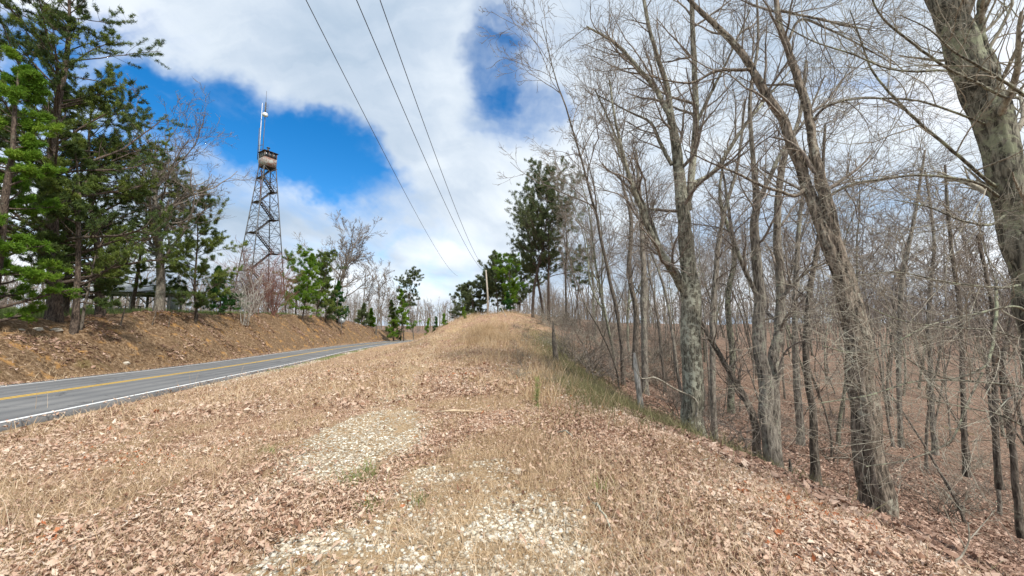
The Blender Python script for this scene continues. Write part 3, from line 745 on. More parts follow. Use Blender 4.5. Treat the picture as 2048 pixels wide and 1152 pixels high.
guided('leaning_tree', 'massive mossy trunk leaning in from the right edge, long thin limbs sweeping left from it', [
    [(2150, 1060, 5, 118), (2125, 900, 5, 112), (2090, 720, 5, 108), (2062, 580, 5, 102), (2042, 486, 5, 100), (2020, 389, 5, 96), (1998, 292, 5, 98), (1970, 194, 5, 110), (1925, 97, 5, 96), (1893, 20, 5, 80), (1875, -40, 5, 72), (1840, -160, 5, 56)],
    [(1985, 250, 5, 40), (1990, 150, 5, 32), (1960, 60, 5, 28), (1975, -60, 5, 22)],
    [(2035, 195, 4.8, 11), (2005, 192, 4.6, 11), (1953, 165, 4.4, 10), (1894, 136, 4.3, 9), (1826, 87, 4.2, 8), (1763, 34, 4.1, 6), (1738, -20, 4, 5)],
    [(2075, 215, 4.6, 12), (2045, 188, 4.4, 11), (1972, 141, 4.2, 10), (1909, 104, 4.1, 7), (1860, 60, 4, 5), (1800, 30, 3.9, 3)],
    [(1930, 150, 4.8, 9), (1885, 141, 4.6, 8), (1830, 143, 4.5, 7), (1773, 136, 4.4, 6), (1700, 107, 4.3, 5), (1620, 80, 4.2, 4), (1550, 40, 4.2, 3)],
    [(1990, 372, 5, 14), (1972, 360, 4.9, 12), (1904, 301, 4.8, 11), (1846, 253, 4.8, 10), (1787, 194, 4.7, 8), (1744, 141, 4.7, 6), (1724, 87, 4.6, 5), (1700, 20, 4.5, 3)],
    [(2000, 395, 5, 11), (1962, 369, 4.8, 10), (1914, 357, 4.6, 9), (1831, 350, 4.5, 7), (1749, 360, 4.4, 6), (1700, 369, 4.3, 5), (1640, 400, 4.2, 3)],
    [(1975, 250, 5, 8), (1943, 238, 4.8, 8), (1850, 205, 4.6, 7), (1773, 197, 4.5, 6), (1700, 199, 4.4, 4), (1640, 215, 4.3, 3)],
    [(2010, 430, 4.8, 9), (1980, 450, 4.6, 8), (1920, 440, 4.4, 7), (1860, 415, 4.3, 5), (1790, 400, 4.2, 3)],
    [(2065, 640, 4.6, 10), (2032, 613, 4.4, 9), (1950, 628, 4.2, 7), (1860, 650, 4.0, 6), (1790, 685, 3.9, 5), (1715, 706, 3.8, 4), (1640, 690, 3.7, 3)],
    [(2090, 790, 4.4, 10), (2048, 775, 4.2, 9), (1981, 766, 4.0, 8), (1896, 760, 3.9, 6), (1820, 765, 3.8, 5), (1740, 790, 3.7, 4), (1641, 806, 3.6, 3)],
    [(2040, 570, 4.7, 9), (2000, 575, 4.5, 8), (1900, 565, 4.3, 6), (1800, 545, 4.2, 4), (1720, 550, 4.1, 3)],
    [(1992, 560, 4.7, 9), (1992, 630, 4.5, 10), (1981, 709, 4.3, 9), (1968, 734, 4.2, 8), (1907, 757, 4.1, 6), (1850, 740, 4, 4), (1790, 700, 3.9, 3)],
    [(1965, 745, 4.2, 7), (1932, 812, 4.0, 6), (1913, 862, 3.9, 6), (1890, 890, 3.8, 5), (1817, 919, 3.7, 4), (1732, 933, 3.6, 3)],
    [(2048, 680, 3.6, 6), (1980, 660, 3.5, 5), (1900, 655, 3.4, 4), (1800, 640, 3.3, 3), (1710, 600, 3.3, 2)],
    [(2060, 860, 3.8, 7), (2000, 830, 3.7, 6), (1930, 815, 3.6, 4), (1860, 800, 3.5, 3)],
], M['mossy'], M['paletwig'], 14, lv=((9, 1.5), (5, .7), (4, .34)), rmin=.0020, t0=.45, nodes=34, sides=72, up=.0, wob=.13, rough=.05, fur=.020, tn=140)

# slimmer trees around them, each with its own label
SL = [
 ('slim dark trunk with a mossy foot left of the furrowed tree', [(1629, 925, 9.5, 22), (1627, 830, 9.5, 19), (1612, 720, 9.6, 17), (1618, 600, 9.8, 15), (1640, 450, 10, 11), (1650, 250, 10, 7)], 'dark'),
 ('thin dark tree leaning left, crossing behind the left of the twin trunks', [(1513, 900, 10.5, 20), (1510, 850, 10.5, 18), (1492, 800, 10.6, 16), (1469, 760, 10.8, 14), (1425, 685, 11, 12), (1395, 630, 11.2, 8)], 'dark'),
 ('slender dark tree right of the lichen tree, forking high above the verge', [(1428, 860, 13, 14), (1425, 700, 13, 14), (1430, 560, 13, 13), (1445, 440, 13, 11), (1475, 330, 13, 8), (1490, 200, 13, 5)], 'grey'),
 ('straight grey tree left of the lichen tree, on the brushy slope', [(1290, 770, 18, 15), (1288, 640, 18, 15), (1286, 520, 18, 13), (1280, 400, 18, 9), (1272, 300, 18, 6)], 'grey'),
 ('dark straight trunk on the slope left of the forked tree, twisted at mid height', [(1270, 720, 20, 14), (1272, 620, 20, 13), (1258, 540, 20, 11), (1262, 440, 20, 9), (1240, 350, 20, 5)], 'dark'),
 ('thin pale tree leaning slightly right behind the furrowed tree', [(1800, 860, 12, 14), (1798, 700, 12, 13), (1805, 560, 12, 12), (1830, 430, 12, 9), (1850, 300, 12, 6)], 'grey'),
 ('slim dark tree standing alone in the open hollow right of the furrowed tree', [(1930, 915, 11, 16), (1925, 760, 11, 14), (1920, 620, 11, 13), (1900, 470, 11, 10), (1890, 330, 11, 6)], 'dark'),
 ('straight dark pole-like tree in the hollow at far right', [(1995, 930, 9, 18), (1990, 780, 9, 16), (1985, 620, 9, 14), (1955, 470, 9, 10)], 'dark'),
 ('slim dark trunk standing right behind the twin trunks', [(1600, 860, 14, 18), (1590, 700, 14, 16), (1592, 560, 14, 14), (1600, 430, 14, 10), (1620, 300, 14, 5)], 'grey'),
 ('bare tree with a crooked trunk halfway between the lichen tree and the twin trunks', [(1462, 800, 16, 16), (1464, 700, 16, 15), (1455, 600, 16, 14), (1470, 500, 16, 12), (1440, 400, 16, 8), (1450, 300, 16, 4)], 'mossy'),
 ('thin tree on the near slope at the far right edge, low fork', [(2035, 1010, 6.5, 20), (2020, 860, 6.5, 16), (2005, 740, 6.5, 14), (2030, 600, 6.6, 9)], 'dark'),
 ('slender tree with dark bark in the hollow, just left of the lone slim tree', [(1868, 880, 14, 14), (1862, 760, 14, 13), (1858, 620, 14, 12), (1868, 480, 14, 9), (1850, 340, 14, 5)], 'grey'),
]
for i, (lab, st, mk) in enumerate(SL):
    guided('slim_tree', lab, [st], M[mk], M['twig'], 40 + i, lv=((12, 1.4), (6, .8), (5, .4)), group='slender bare trees at the near edge of the woods', t0=.35, sides=9, nodes=22, rmin=.005)

# broken snag, dead stems
def snag(name, label, pts, mat, seed, cat='snag'):
    g_ = np.random.default_rng(seed)
    c = np.array([np.append(P(a, b, d), wrad(a, wp, d)) for a, b, d, wp in pts]); b0 = c[0, :3].copy(); c[:, :3] -= b0
    c = np.vstack([[0, 0, -.4, c[0, 3]], c]); m_ = resample(c, 16)
    v, q = rough_trunk(m_[:, :3], np.maximum(m_[:, 3], .004), 8, g_, .12)
    o = mesh_np(name, v, q, np.full(len(q), 4), mat, None, True); o.location = tuple(b0)
    return tag(o, label, cat)
snag('broken_snag', 'pale broken dead stem standing in the olive grass left of the lichen tree', [(1286, 862, 10.5, 10), (1279, 790, 10.5, 12), (1272, 735, 10.5, 10), (1269, 706, 10.5, 4)], M['pale'], 61)
snag('broken_snag', 'dark rotten broken stem on the brushy slope below the pines', [(1117, 770, 15, 12), (1113, 725, 15, 12), (1108, 680, 15, 8), (1106, 642, 15, 3)], M['dark'], 62)
snag('short_stump', 'short dark broken stub at the foot of the twin trunks', [(1581, 962, 7.6, 9), (1581, 940, 7.6, 8), (1579, 918, 7.6, 4)], M['dark'], 63, 'stump')
snag('dead_branch', 'bare pale branch arching left from the trunk of the lichen tree', [(1392, 800, 9.6, 4.5), (1350, 778, 9.3, 3.6), (1310, 755, 9.1, 3), (1285, 758, 9, 2.4), (1268, 735, 8.9, 1.4)], M['paletwig'], 64, 'branch')

# =================================================================== woods made of copies
BT = []
for i in range(8):
    BT.append(bare_tree('bare_tree', [15, 16.5, 13, 17, 14, 15.5, 12, 16][i], [.085, .10, .07, .115, .075, .09, .065, .10][i], 100 + i,
                        M[['grey', 'dark', 'grey', 'mossy', 'grey', 'dark', 'grey', 'lichen'][i]], M['twig'],
                        limbs=[14, 15, 12, 15, 12, 14, 12, 14][i], t0=[.42, .45, .48, .38, .52, .42, .5, .44][i], spread=.30, rmin=.0095, lv=(5, 5, 3), fork=[0, 1, 0, 1, 0, 0, 0, 1][i], wob=.13, up=.05))
used = [False] * 8
SECT = [(-999, 110, 'at the left frame edge'), (110, 230, 'behind the tallest left pines'), (230, 340, 'seen around the shelter'), (340, 480, 'behind the cedar'), (480, 600, 'behind the tower base'),
        (600, 700, 'behind the young green pines'), (700, 780, 'behind the road sign'), (780, 860, 'where the road disappears'), (860, 930, 'left of the crest pines'), (930, 1040, 'behind the crest pines'),
        (1040, 1180, 'beside the thin pine cluster'), (1180, 1270, 'between the thin pines and the lichen tree'), (1270, 1350, 'just left of the lichen tree'),
        (1350, 1430, 'behind the lichen tree'), (1430, 1510, 'left of the twin trunks'), (1510, 1600, 'behind the twin trunks'), (1600, 1690, 'left of the furrowed tree'),
        (1690, 1790, 'behind the furrowed tree'), (1790, 1870, 'just right of the furrowed tree'), (1870, 1960, 'by the lone slim tree'), (1960, 2060, 'behind the big leaning trunk'), (2060, 9999, 'beyond the big leaning trunk')]
BATCH = []
ORD = ['nearest', 'second nearest', 'third nearest', 'fourth nearest', 'fifth nearest']
def relabel(cat_word, base_tone, front=False):
    """one label per thing by its look and by what it stands beside; the deep ones of a sector share theirs"""
    from collections import defaultdict
    d = defaultdict(list)
    for o in BATCH:
        x_, y_ = o.location.x, o.location.y; px = proj(x_, y_, o.location.z + 1)[0]
        sec = next(n_ for a_, b_, n_ in SECT if a_ <= px < b_)
        if front: sec = sec.replace('behind', 'in front of')
        d[(o.get('tone', base_tone), sec)].append((math.hypot(x_, y_), o))
    for (tone, sec), L in d.items():
        L.sort(key=lambda e: e[0])
        for i, (_, o) in enumerate(L):
            if len(L) == 1: t_ = f'{tone} {cat_word} {sec}'
            elif front and i < 5: t_ = f'{ORD[i]} {tone} {cat_word} {sec}'
            elif i == 0: t_ = f'nearest {tone} {cat_word} {sec}'
            elif i == 1: t_ = f'second nearest {tone} {cat_word} {sec}' if len(L) > 2 else f'farther {tone} {cat_word} {sec}'
            else: t_ = f'{tone} {cat_word} farther back {sec}'
            o['label'] = t_
    for o in BATCH:
        if 'tone' in o: del o['tone']
    BATCH.clear()
TONES = ['straight grey', 'dark forked', 'slim grey', 'mossy forked', 'high-crowned grey', 'dark straight', 'thin grey', 'lichen-pale forked']
taken = []
def plant(x, y, k, sc, label, group, cat='tree', sink=.1):
    o = BT[k]
    loc = (x, y, gz1(x, y) - sink)
    rz = random.uniform(0, 6.28)
    if not used[k]:
        used[k] = True; o.location = loc; o.rotation_euler = (0, 0, rz); o.scale = (sc,) * 3
        tag(o, label, cat, group); o['tone'] = TONES[k]; BATCH.append(o); return o
    c_ = copy_thing(o, loc, rz, sc, label, cat, group, (random.gauss(0, .035), random.gauss(0, .035))); c_['tone'] = TONES[k]; BATCH.append(c_); return c_
def scatter(n, xr, yr, mind, ok, fn, tries=4000):
    c = 0
    for _ in range(tries):
        if c >= n: break
        x = random.uniform(*xr); y = random.uniform(*yr)
        if not ok(x, y): continue
        if any((x - a) ** 2 + (y - b) ** 2 < mind ** 2 for a, b in taken): continue
        taken.append((x, y)); fn(x, y); c += 1
    return c
def proj(x, y, z=0):
    X = x; dY = y * cp + (z - EYE) * sp; dZ = -y * sp + (z - EYE) * cp
    return 1024 + F * X / dY, 576 - F * dZ / dY
for (a, b) in [(4.75, 10), (6, 9), (6.6, 7), (6.5, 5), (2.2, 15)]: taken.append((a, b))
def okA(x, y):
    ex = float(edge_x(y)); px, _ = proj(x, y)
    return x > ex + 3.5 and px > 1170 and px < 2200
scatter(54, (5, 46), (13, 44), 1.9, okA, lambda x, y: plant(x, y, random.choice([0, 1, 2, 3, 4, 5, 6, 7]), random.uniform(.75, 1.05),
        'bare tree standing with many alike on the leaf-covered slope of the ravine', 'bare trees on the ravine slope'))
relabel('bare tree', 'grey')
def okB(x, y):
    px, _ = proj(x, y); return x > float(edge_x(min(y, 90))) + 4 and 1110 < px < 2150
scatter(100, (6, 95), (45, 100), 2.3, okB, lambda x, y: plant(x, y, random.randrange(8), random.uniform(.85, 1.2),
        'distant bare tree in the dense grey woods on the far ridge to the right', 'distant bare trees on the right ridge'))
relabel('distant bare tree', 'grey')
def okC(x, y):
    s, u = su(x, y); px, _ = proj(x, y); return u > 34 and -80 < px < 600
scatter(46, (-150, -40), (45, 130), 4.5, okC, lambda x, y: plant(x, y, random.randrange(8), random.uniform(.6, .85),
        'distant bare tree beyond the green field on the left', 'bare trees beyond the left field'))
relabel('distant bare tree', 'grey')
def okD(x, y):
    s, u = su(x, y); px, _ = proj(x, y); return (u < 0 and 800 < px < 1130 and y > 95) or (u > 22 and 600 < px < 800)
scatter(74, (-80, 25), (92, 180), 2.6, okD, lambda x, y: plant(x, y, random.randrange(8), random.uniform(.8, 1.12) * (.95 if x < -20 else .8),
        'distant bare tree in the woods where the road disappears', 'bare trees beyond the road crest'))
relabel('very distant bare tree', 'grey')

# brush on the slope: tangles of thin stems
def shrub(name, H, seed, mat, stems=14, rmin=.004, lv=(4, 3), lean=.5, label=None, cat='shrub', group=None, wob=.14, up=.02):
    g_ = np.random.default_rng(seed)
    st = np.concatenate([g_.normal(size=(stems, 2)) * .18, np.zeros((stems, 1)) - .05], 1)
    d = np.concatenate([g_.normal(size=(stems, 2)) * lean, np.ones((stems, 1))], 1)
    L = H * (.5 + .6 * g_.random(stems))
    pp, rp = grow(st, d, L, np.full(stems, rmin * 2.6), rmin, 9, wob, up, g_)
    root = empty(name); groups = []
    v, q, c = join_tubes([(pp, rp, 4)]); mesh_np('stems', v, q, c, mat, root)
    for n in lv:
        s_, d_, l_, r_ = spawn(pp, rp, n, .2, 1, .7, .42, .6, g_, rmin=rmin * .7)
        pp, rp = grow(s_, d_, l_, r_, rmin * .6, 5, wob, up, g_); groups.append((pp, rp, 3))
    v, q, c = join_tubes(groups); mesh_np('twigs', v, q, c, mat, root)
    tag(root, label, cat, group); return root
SH = [shrub('bramble_bush', 2.2, 200 + i, M[['twig', 'dark', 'paletwig', 'twig'][i]], 18, .006, (5, 4), .7, wob=.2, up=-.02) for i in range(4)]
su_used = [False] * 4; ST = ['brown', 'dark', 'pale', 'brown']
def plant_shrub(x, y, k, sc, label, group):
    loc = (x, y, gz1(x, y) - .03); rz = random.uniform(0, 6.28)
    if not su_used[k]:
        su_used[k] = True; o = SH[k]; o.location = loc; o.scale = (sc,) * 3; tag(o, label, 'bush', group); o['tone'] = ST[k]; BATCH.append(o); return
    BATCH.append(copy_thing(SH[k], loc, rz, sc, label, 'bush', group)); BATCH[-1]['tone'] = ST[k]
taken_t = taken; taken = []
scatter(85, (2, 22), (13, 44), .8, lambda x, y: 1070 < proj(x, y)[0] < 1420 and x > float(edge_x(y)) + 1.0,
        lambda x, y: plant_shrub(x, y, random.randrange(4), random.uniform(.6, 1.15), 'tangled leafless bramble on the slope between the pines and the lichen tree', 'brambles on the slope'))
relabel('leafless bramble tangle', 'brown', True)
scatter(30, (3.5, 26), (7, 26), 1.3, lambda x, y: 1400 < proj(x, y)[0] < 2100 and x > float(edge_x(y)) + 1.6,
        lambda x, y: plant_shrub(x, y, random.randrange(4), random.uniform(.35, .75), 'small leafless bush on the ravine floor under the bare trees', 'small bushes in the ravine'))
relabel('small leafless bush', 'brown')
scatter(34, (-.6, 3.2), (9, 34), .8, lambda x, y: float(edge_x(y)) - 1.6 < x < float(edge_x(y)) + 1.2,
        lambda x, y: plant_shrub(x, y, random.randrange(4), random.uniform(.16, .34), 'low brown weed clump along the verge edge', 'weed clumps along the verge edge'))
relabel('low weed clump', 'brown', True)
taken = taken_t
# saplings in the hollow
SAP = [bare_tree('sapling', 5.5 + i, .035 + .006 * i, 300 + i, M['dark'], M['twig'], limbs=8, t0=.3, spread=.25, rmin=.006, lv=(4, 3), sides=6, wob=.12) for i in range(3)]
sap_used = [False] * 3; PT = ['short', 'mid-height', 'tall thin']
def plant_sap(x, y, k, sc, label, group):
    loc = (x, y, gz1(x, y) - .05)
    if not sap_used[k]:
        sap_used[k] = True; o = SAP[k]; o.location = loc; o.scale = (sc,) * 3; tag(o, label, 'sapling', group); o['tone'] = PT[k]; BATCH.append(o); return
    BATCH.append(copy_thing(SAP[k], loc, random.uniform(0, 6.28), sc, label, 'sapling', group, (random.gauss(0, .06), random.gauss(0, .06)))); BATCH[-1]['tone'] = PT[k]
scatter(60, (4, 34), (9, 42), 1.1, lambda x, y: 1180 < proj(x, y)[0] < 2100 and x > float(edge_x(y)) + 2.2,
        lambda x, y: plant_sap(x, y, random.randrange(3), random.uniform(.6, 1.25), 'thin dark sapling growing between the larger trees of the ravine', 'saplings in the ravine'))
relabel('dark sapling', 'thin')

# =================================================================== pines centre right and crest
def px_place(root, px, Y, rz=0, scale=1.0):
    x = XofY(px, Y); place(root, x, Y, rz, .1, scale); taken.append((x, Y)); return root
PG = 'tall thin pines at the edge of the woods'
for i, (px, Y, H, lab) in enumerate([(1066, 46, 18.0, 'tallest pine of the thin cluster right of the mound, nearest the open sky'),
                                     (1098, 47, 16.2, 'thin pine just right of the tallest one in the cluster'),
                                     (1086, 50, 13.5, 'shorter pine at the back of the thin cluster right of the mound')]):
    t_ = pine_tree('tall_pine', H, .2, 400 + i, M['pinebark'], M['pinefar'], t0=.34, limbs=62, spread=.32, size=.30, nn=12, prof='round', sub=11, tpl=7, bare=.15, label=lab, group=PG, ang=.9, wd=.06, inner=.4, lean=.0)
    px_place(t_, px, Y)
t_ = bare_tree('bare_tree', 16.5, .15, 410, M['dark'], M['twig'], limbs=18, t0=.3, spread=.2, rmin=.012, lv=(6, 5, 4), ang=.5, up=.10, label='narrow bare tree with fine upswept twigs just right of the thin pine cluster')
px_place(t_, 1135, 44)
t_ = pine_tree('pine_tree', 10, .12, 411, M['pinebark'], M['pinefar'], t0=.45, limbs=30, spread=.24, size=.26, nn=9, prof='round', label='dull green low pine crown half hidden behind the narrow bare tree', bare=.2)
px_place(t_, 1150, 52)
CG = 'pines on the mound crest behind the pole'
for i, (px, Y, H, lab, pr) in enumerate([(996, 78, 14.0, 'upright round-topped pine right behind the utility pole', 'top'),
                                     (1020, 74, 12.5, 'green pine right of the utility pole on the crest', 'round'),
                                     (955, 84, 13.0, 'open-crowned pine left of the utility pole on the crest', 'top'),
                                     (932, 92, 11.5, 'leftmost small pine of the crest group', 'round'),
                                     (975, 90, 15.0, 'pine with a thin dark trunk hidden behind the pole', 'top'),
                                     (1036, 80, 12.5, 'dark pine at the right end of the crest group', 'round'),
                                     (944, 80, 9.5, 'low bushy pine at the left foot of the crest group', 'round'),
                                     (1008, 82, 12.0, 'pine filling the gap between the pole and the right-hand crest pines', 'round')]):
    t_ = pine_tree('crest_pine', H, .14, 420 + i, M['pinebark'], M['pinefar' if i != 1 else 'brightpine'], t0=.3 if pr == 'round' else .45, limbs=48, spread=.32, size=.38, nn=14, prof=pr, sub=9, tpl=7, label=lab, group=CG, bare=.1, inner=.35)
    px_place(t_, px, Y)
for i, (px, Y, H, lab, mk) in enumerate([(1014, 60, 3.8, 'low dark cedar on the crest beside the leaning stake', 'cedar'),
                                      (945, 70, 3.2, 'low olive shrub-like pine on the crest left of the pole', 'pinefar')]):
    t_ = pine_tree('young_evergreen', H, .05, 440 + i, M['pinebark'], M[mk], t0=.05, limbs=34, spread=.36, size=.28, nn=10, prof='cone', sub=6, tpl=5, label=lab, cat='evergreen')
    px_place(t_, px, Y)
# small green seedlings on the left flank of the mound
for i, (px, py, H, lab) in enumerate([(853, 668, 1.0, 'small green pine seedling, lowest of the four on the mound skyline'), (872, 660, .8, 'dark seedling second up the mound skyline'),
                                      (888, 652, .75, 'green seedling third up the mound skyline'), (928, 634, .9, 'green seedling at the top of the mound skyline, left of the pole')]):
    p = on_ground(px, py, 80)
    t_ = pine_tree('pine_seedling', H * 1.5, .03, 450 + i, M['pinebark'], M['cedar' if i == 1 else 'brightpine'], t0=.05, limbs=16, spread=.34, size=.16, nn=10, prof='cone', sub=4, tpl=4, label=lab, cat='seedling', group='pine seedlings on the mound')
    t_.location = (p[0], p[1], p[2] - .05)
p = on_ground(1073, 815)
t_ = pine_tree('pine_seedling', .52, .012, 460, M['pinebark'], M['paleneedle'], t0=.1, limbs=9, spread=.22, size=.10, nn=9, prof='cone', sub=2, tpl=3, label='bright yellow-green pine seedling in the grass at the verge edge', cat='seedling', wd=.03, upl=.8, ang=.8)
t_.location = tuple(p)

# =================================================================== left bank trees
def bank_pt(px, u):
    d = ray(px, 650); k = np.linspace(3, 200, 4000)
    uu = su(d[0] * k, d[1] * k)[1]; k = k[np.argmin(np.abs(uu - u))]; return float(d[0] * k), float(d[1] * k)
LG = 'large pines on the left bank'
for i, (px, u, H, r, kw) in enumerate([
    (108, 20.0, 23.5, .36, dict(t0=.10, limbs=80, spread=.37, prof='tall', label='tallest pine on the left bank, thick dark trunk, its top cut off by the frame', lean=.0, ang=1.2)),
    (148, 18.6, 12.5, .20, dict(t0=.16, limbs=42, spread=.25, prof='tall', label='pine with a pale scarred foot on the bank, right of the tallest pine', lean=.01)),
    (200, 20.2, 16.6, .28, dict(t0=.09, limbs=74, spread=.38, prof='round', label='pine with a wide flat-topped crown and dark flared trunk, left of the shelter', lean=.01, ang=1.2)),
    (128, 22.5, 17.0, .22, dict(t0=.10, limbs=56, spread=.28, prof='tall', label='pine standing close behind the tallest one, trunk leaning right', lean=.03)),
    (-25, 19.0, 14.0, .25, dict(t0=.06, limbs=60, spread=.19, prof='tall', label='bright green pine cut by the left frame edge, boughs down to the grass', lean=.0)),
    (-80, 24.5, 21.0, .3, dict(t0=.12, limbs=44, spread=.15, prof='tall', label='pine mostly outside the left frame edge', lean=.0)),
    (262, 24.0, 14.5, .17, dict(t0=.15, limbs=50, spread=.34, prof='round', label='slimmer pine in front of the shelter roof, beside the oak', lean=.02)),
]):
    t_ = pine_tree('bank_pine', H, r, 500 + i, M['pinebark'], M['pine' if i != 4 else 'brightpine'], size=.21, nn=17, sub=14, tpl=8, group=LG, inner=.34, wd=.07, **kw)
    x, y = bank_pt(px, u); place(t_, x, y, 0, .15)
# small pine and cedar on bank right of the oak
x, y = bank_pt(392, 19.0)
t_ = pine_tree('bank_pine', 12.0, .14, 520, M['pinebark'], M['pine'], t0=.10, limbs=60, spread=.36, size=.24, inner=.35, nn=15, prof='round', sub=13, tpl=8, label='small layered pine on the bank edge between the oak and the cedar')
place(t_, x, y)
x, y = bank_pt(438, 20.5)
t_ = pine_tree('cedar_tree', 5.6, .1, 521, M['pinebark'], M['cedar'], t0=.04, limbs=60, spread=.42, size=.24, nn=14, prof='cone', sub=9, tpl=7, label='dense dark green cedar bush-shaped tree on the bank below the tower', cat='cedar')
place(t_, x, y)
# oak
x, y = bank_pt(314, 21.0)
t_ = bare_tree('bare_oak', 15.0, .38, 530, M['grey'], M['twig'], lean=.0, limbs=16, t0=.25, spread=.55, rmin=.014, lv=(7, 6, 5), ang=.95, up=.05, wob=.14, fork=2, label='bare oak with pale stout trunk and wide crooked limbs, right of the shelter', sides=12)
place(t_, x, y, 2.0)
# bare white stems and reddish bush below tower
for i, (px, u, H, mk, kw) in enumerate([(486, 18.4, 5.5, 'pale', dict(stems=9, lean=.16, label='clump of whitish bare saplings on the bank right of the cedar')),
                                  (508, 20.5, 9.0, 'redtwig', dict(stems=22, lean=.3, label='reddish leafless bush in front of the tower base')),
                                  (546, 20.0, 9.0, 'redtwig', dict(stems=22, lean=.3, label='reddish leafless bush right of the tower base')),
                                  (476, 21.5, 7.5, 'twig', dict(stems=16, lean=.3, label='grey leafless bush left of the tower base'))]):
    x, y = bank_pt(px, u)
    t_ = shrub('bare_shrub', H, 540 + i, M[mk], rmin=.017, lv=(9, 7), up=.07, cat='bush', **kw); place(t_, x, y)
# trees beyond tower
RG = 'young green pines right of the tower'
for i, (px, u, H, mk, lab, pr, t0) in enumerate([(604, 19.0, 11.2, 'brightpine', 'yellow-green young pine, leftmost right of the tower', 'cone', .12),
                                  (632, 20, 12.0, 'pine', 'second young pine from the tower, darker green', 'round', .12),
                                  (652, 19.0, 12.6, 'pine', 'bushy green pine in front of the big bare oak', 'cone', .08),
                                  (678, 18.5, 9.5, 'cedar', 'dark young pine at the right end of the clump, under the bare oak', 'cone', .06),
                                  (590, 22.5, 11.5, 'brightpine', 'slim green pine behind the leftmost young pine', 'round', .2)]):
    t_ = pine_tree('young_pine', H, .12, 560 + i, M['pinebark'], M[mk], t0=t0, limbs=52, spread=.30, size=.34, nn=11, prof=pr, sub=9, tpl=7, group=RG, label=lab)
    x, y = bank_pt(px, u); place(t_, x, y)
x, y = bank_pt(660, 23.0)
t_ = bare_tree('bare_oak', 20, .42, 570, M['dark'], M['twig'], lean=.0, limbs=18, t0=.15, spread=.52, rmin=.032, lv=(6, 6, 5), ang=.85, up=.07, wob=.12, fork=2, label='big bare spreading oak rising above the young pines right of the tower')
place(t_, x, y, .6)
for i, (px, Y, H, lab) in enumerate([(752, 96, 17.5, 'slender bare tree left of the roadside pine far along the road'), (722, 100, 16, 'bare tree behind the big oak, far along the road'),
                                      (828, 112, 14, 'bare tree right of the roadside pine, leaning right'), (785, 108, 15.5, 'bare tree with crooked stems beside the roadside pine')]):
    t_ = bare_tree('bare_tree', H, .2, 580 + i, M['dark'], M['twig'], limbs=14, t0=.2, spread=.36, rmin=.035, lv=(5, 5, 4), label=lab, group='bare trees by the roadside pine', fork=1, lean=.03)
    px_place(t_, px, Y)
for i, (px, Y, H, mk, lab, pr, t0) in enumerate([(802, 100, 18.5, 'pinefar', 'tall round-headed pine beside the road where it vanishes', 'top', .5),
                                      (808, 95, 13, 'brightpine', 'bright green pine in front of the tall round-headed one', 'cone', .15),
                                      (788, 98, 10.5, 'pine', 'green pine left of the bright roadside one', 'cone', .1),
                                      (722, 84, 5.5, 'pinefar', 'low olive pine on the bank left of the road sign', 'cone', .05),
                                      (742, 88, 5.0, 'brightpine', 'narrow yellow-green young pine on the bank by the road sign', 'cone', .05)]):
    t_ = pine_tree('roadside_pine', H, .17, 590 + i, M['pinebark'], M[mk], t0=t0, limbs=44, spread=.27 if i != 3 else .42, size=.42, nn=12, prof=pr, sub=8, tpl=7, group='pines where the road vanishes', label=lab)
    px_place(t_, px, Y)
    if i >= 3: x, y = bank_pt(px, 20.5); place(t_, x, y)
# stakes and saplings on bank face
for i, (px, py, h, w_, dx, lab) in enumerate([(240, 652, 2.3, .055, .35, 'thin dark sapling leaning on the bank left of the shelter'), (303, 650, 1.6, .045, .08, 'thin dark stem on the bank in front of the oak'),
                                     (336, 655, 1.3, .04, 0, 'short thin stem on the bank right of the oak'), (160, 655, 4.5, .09, .35, 'dark young trunk leaning right beside the pale-footed pine'),
                                     (390, 645, 3.0, .09, -.1, 'short dark trunk at the bank top under the small layered pine')]):
    p = on_ground(px, py, 80)
    g_ = np.random.default_rng(600 + i)
    pp, rp = grow(np.array([[0, 0, -.3]]), np.array([[dx * .6, 0, 1.0]]), np.array([h + .3]), np.array([w_]), w_ * .4, 9, .06, .03, g_)
    s_, d_, l_, r_ = spawn(pp, rp, 5, .3, 1, .7, .35, .5, g_, rmin=.012); p2, r2 = grow(s_, d_, l_, r_, .006, 5, .12, .05, g_)
    v, q, c = join_tubes([(pp, rp, 7), (p2, r2, 4)])
    o = mesh_np('bank_sapling', v, q, c, M['dark']); o.location = tuple(p); tag(o, lab, 'sapling', 'saplings on the left bank')

# =================================================================== lookout tower
TY = 68.0
tx = XofY(515, TY)
tb = gz1(tx, TY)
TR = empty('lookout_tower', (tx, TY, tb), R(34 + 24))
tag(TR, 'tall steel lattice fire lookout tower with stairs, cabin and antennas above the left bank', 'tower')
ZT = P(531, 336, TY)[2] - tb               # floor height of cabin
def half(z): return 3.15 + (1.0 - 3.15) * (z / ZT) ** 1.0
def cor(i, z):
    h = half(z); return np.array([(-1, -1), (1, -1), (1, 1), (-1, 1)][i]) * h
def c3(i, z):
    a = cor(i % 4, z); return np.array([a[0], a[1], z])
for i in range(4):
    b = MB(); b.bar(c3(i, -.5), c3(i, ZT), .13); b.build('leg', M['steel'], TR)
lev = [0, .15, .29, .42, .54, .65, .75, .84, .92, 1.0]
lev = [z_ * ZT for z_ in lev]
g_b = MB(); x_b = MB()
for k in range(len(lev) - 1):
    z0, z1 = lev[k], lev[k + 1]; zm = (z0 + z1) / 2
    for i in range(4):
        a0, a1, b0, b1 = c3(i, z0), c3(i + 1, z0), c3(i, z1), c3(i + 1, z1)
        if k: g_b.bar(a0, a1, .07)
        x_b.bar(a0, b1, .05); x_b.bar(a1, b0, .05)
        am, bm = c3(i, zm), c3(i + 1, zm)
        if k < 6: g_b.bar(am, bm, .055)
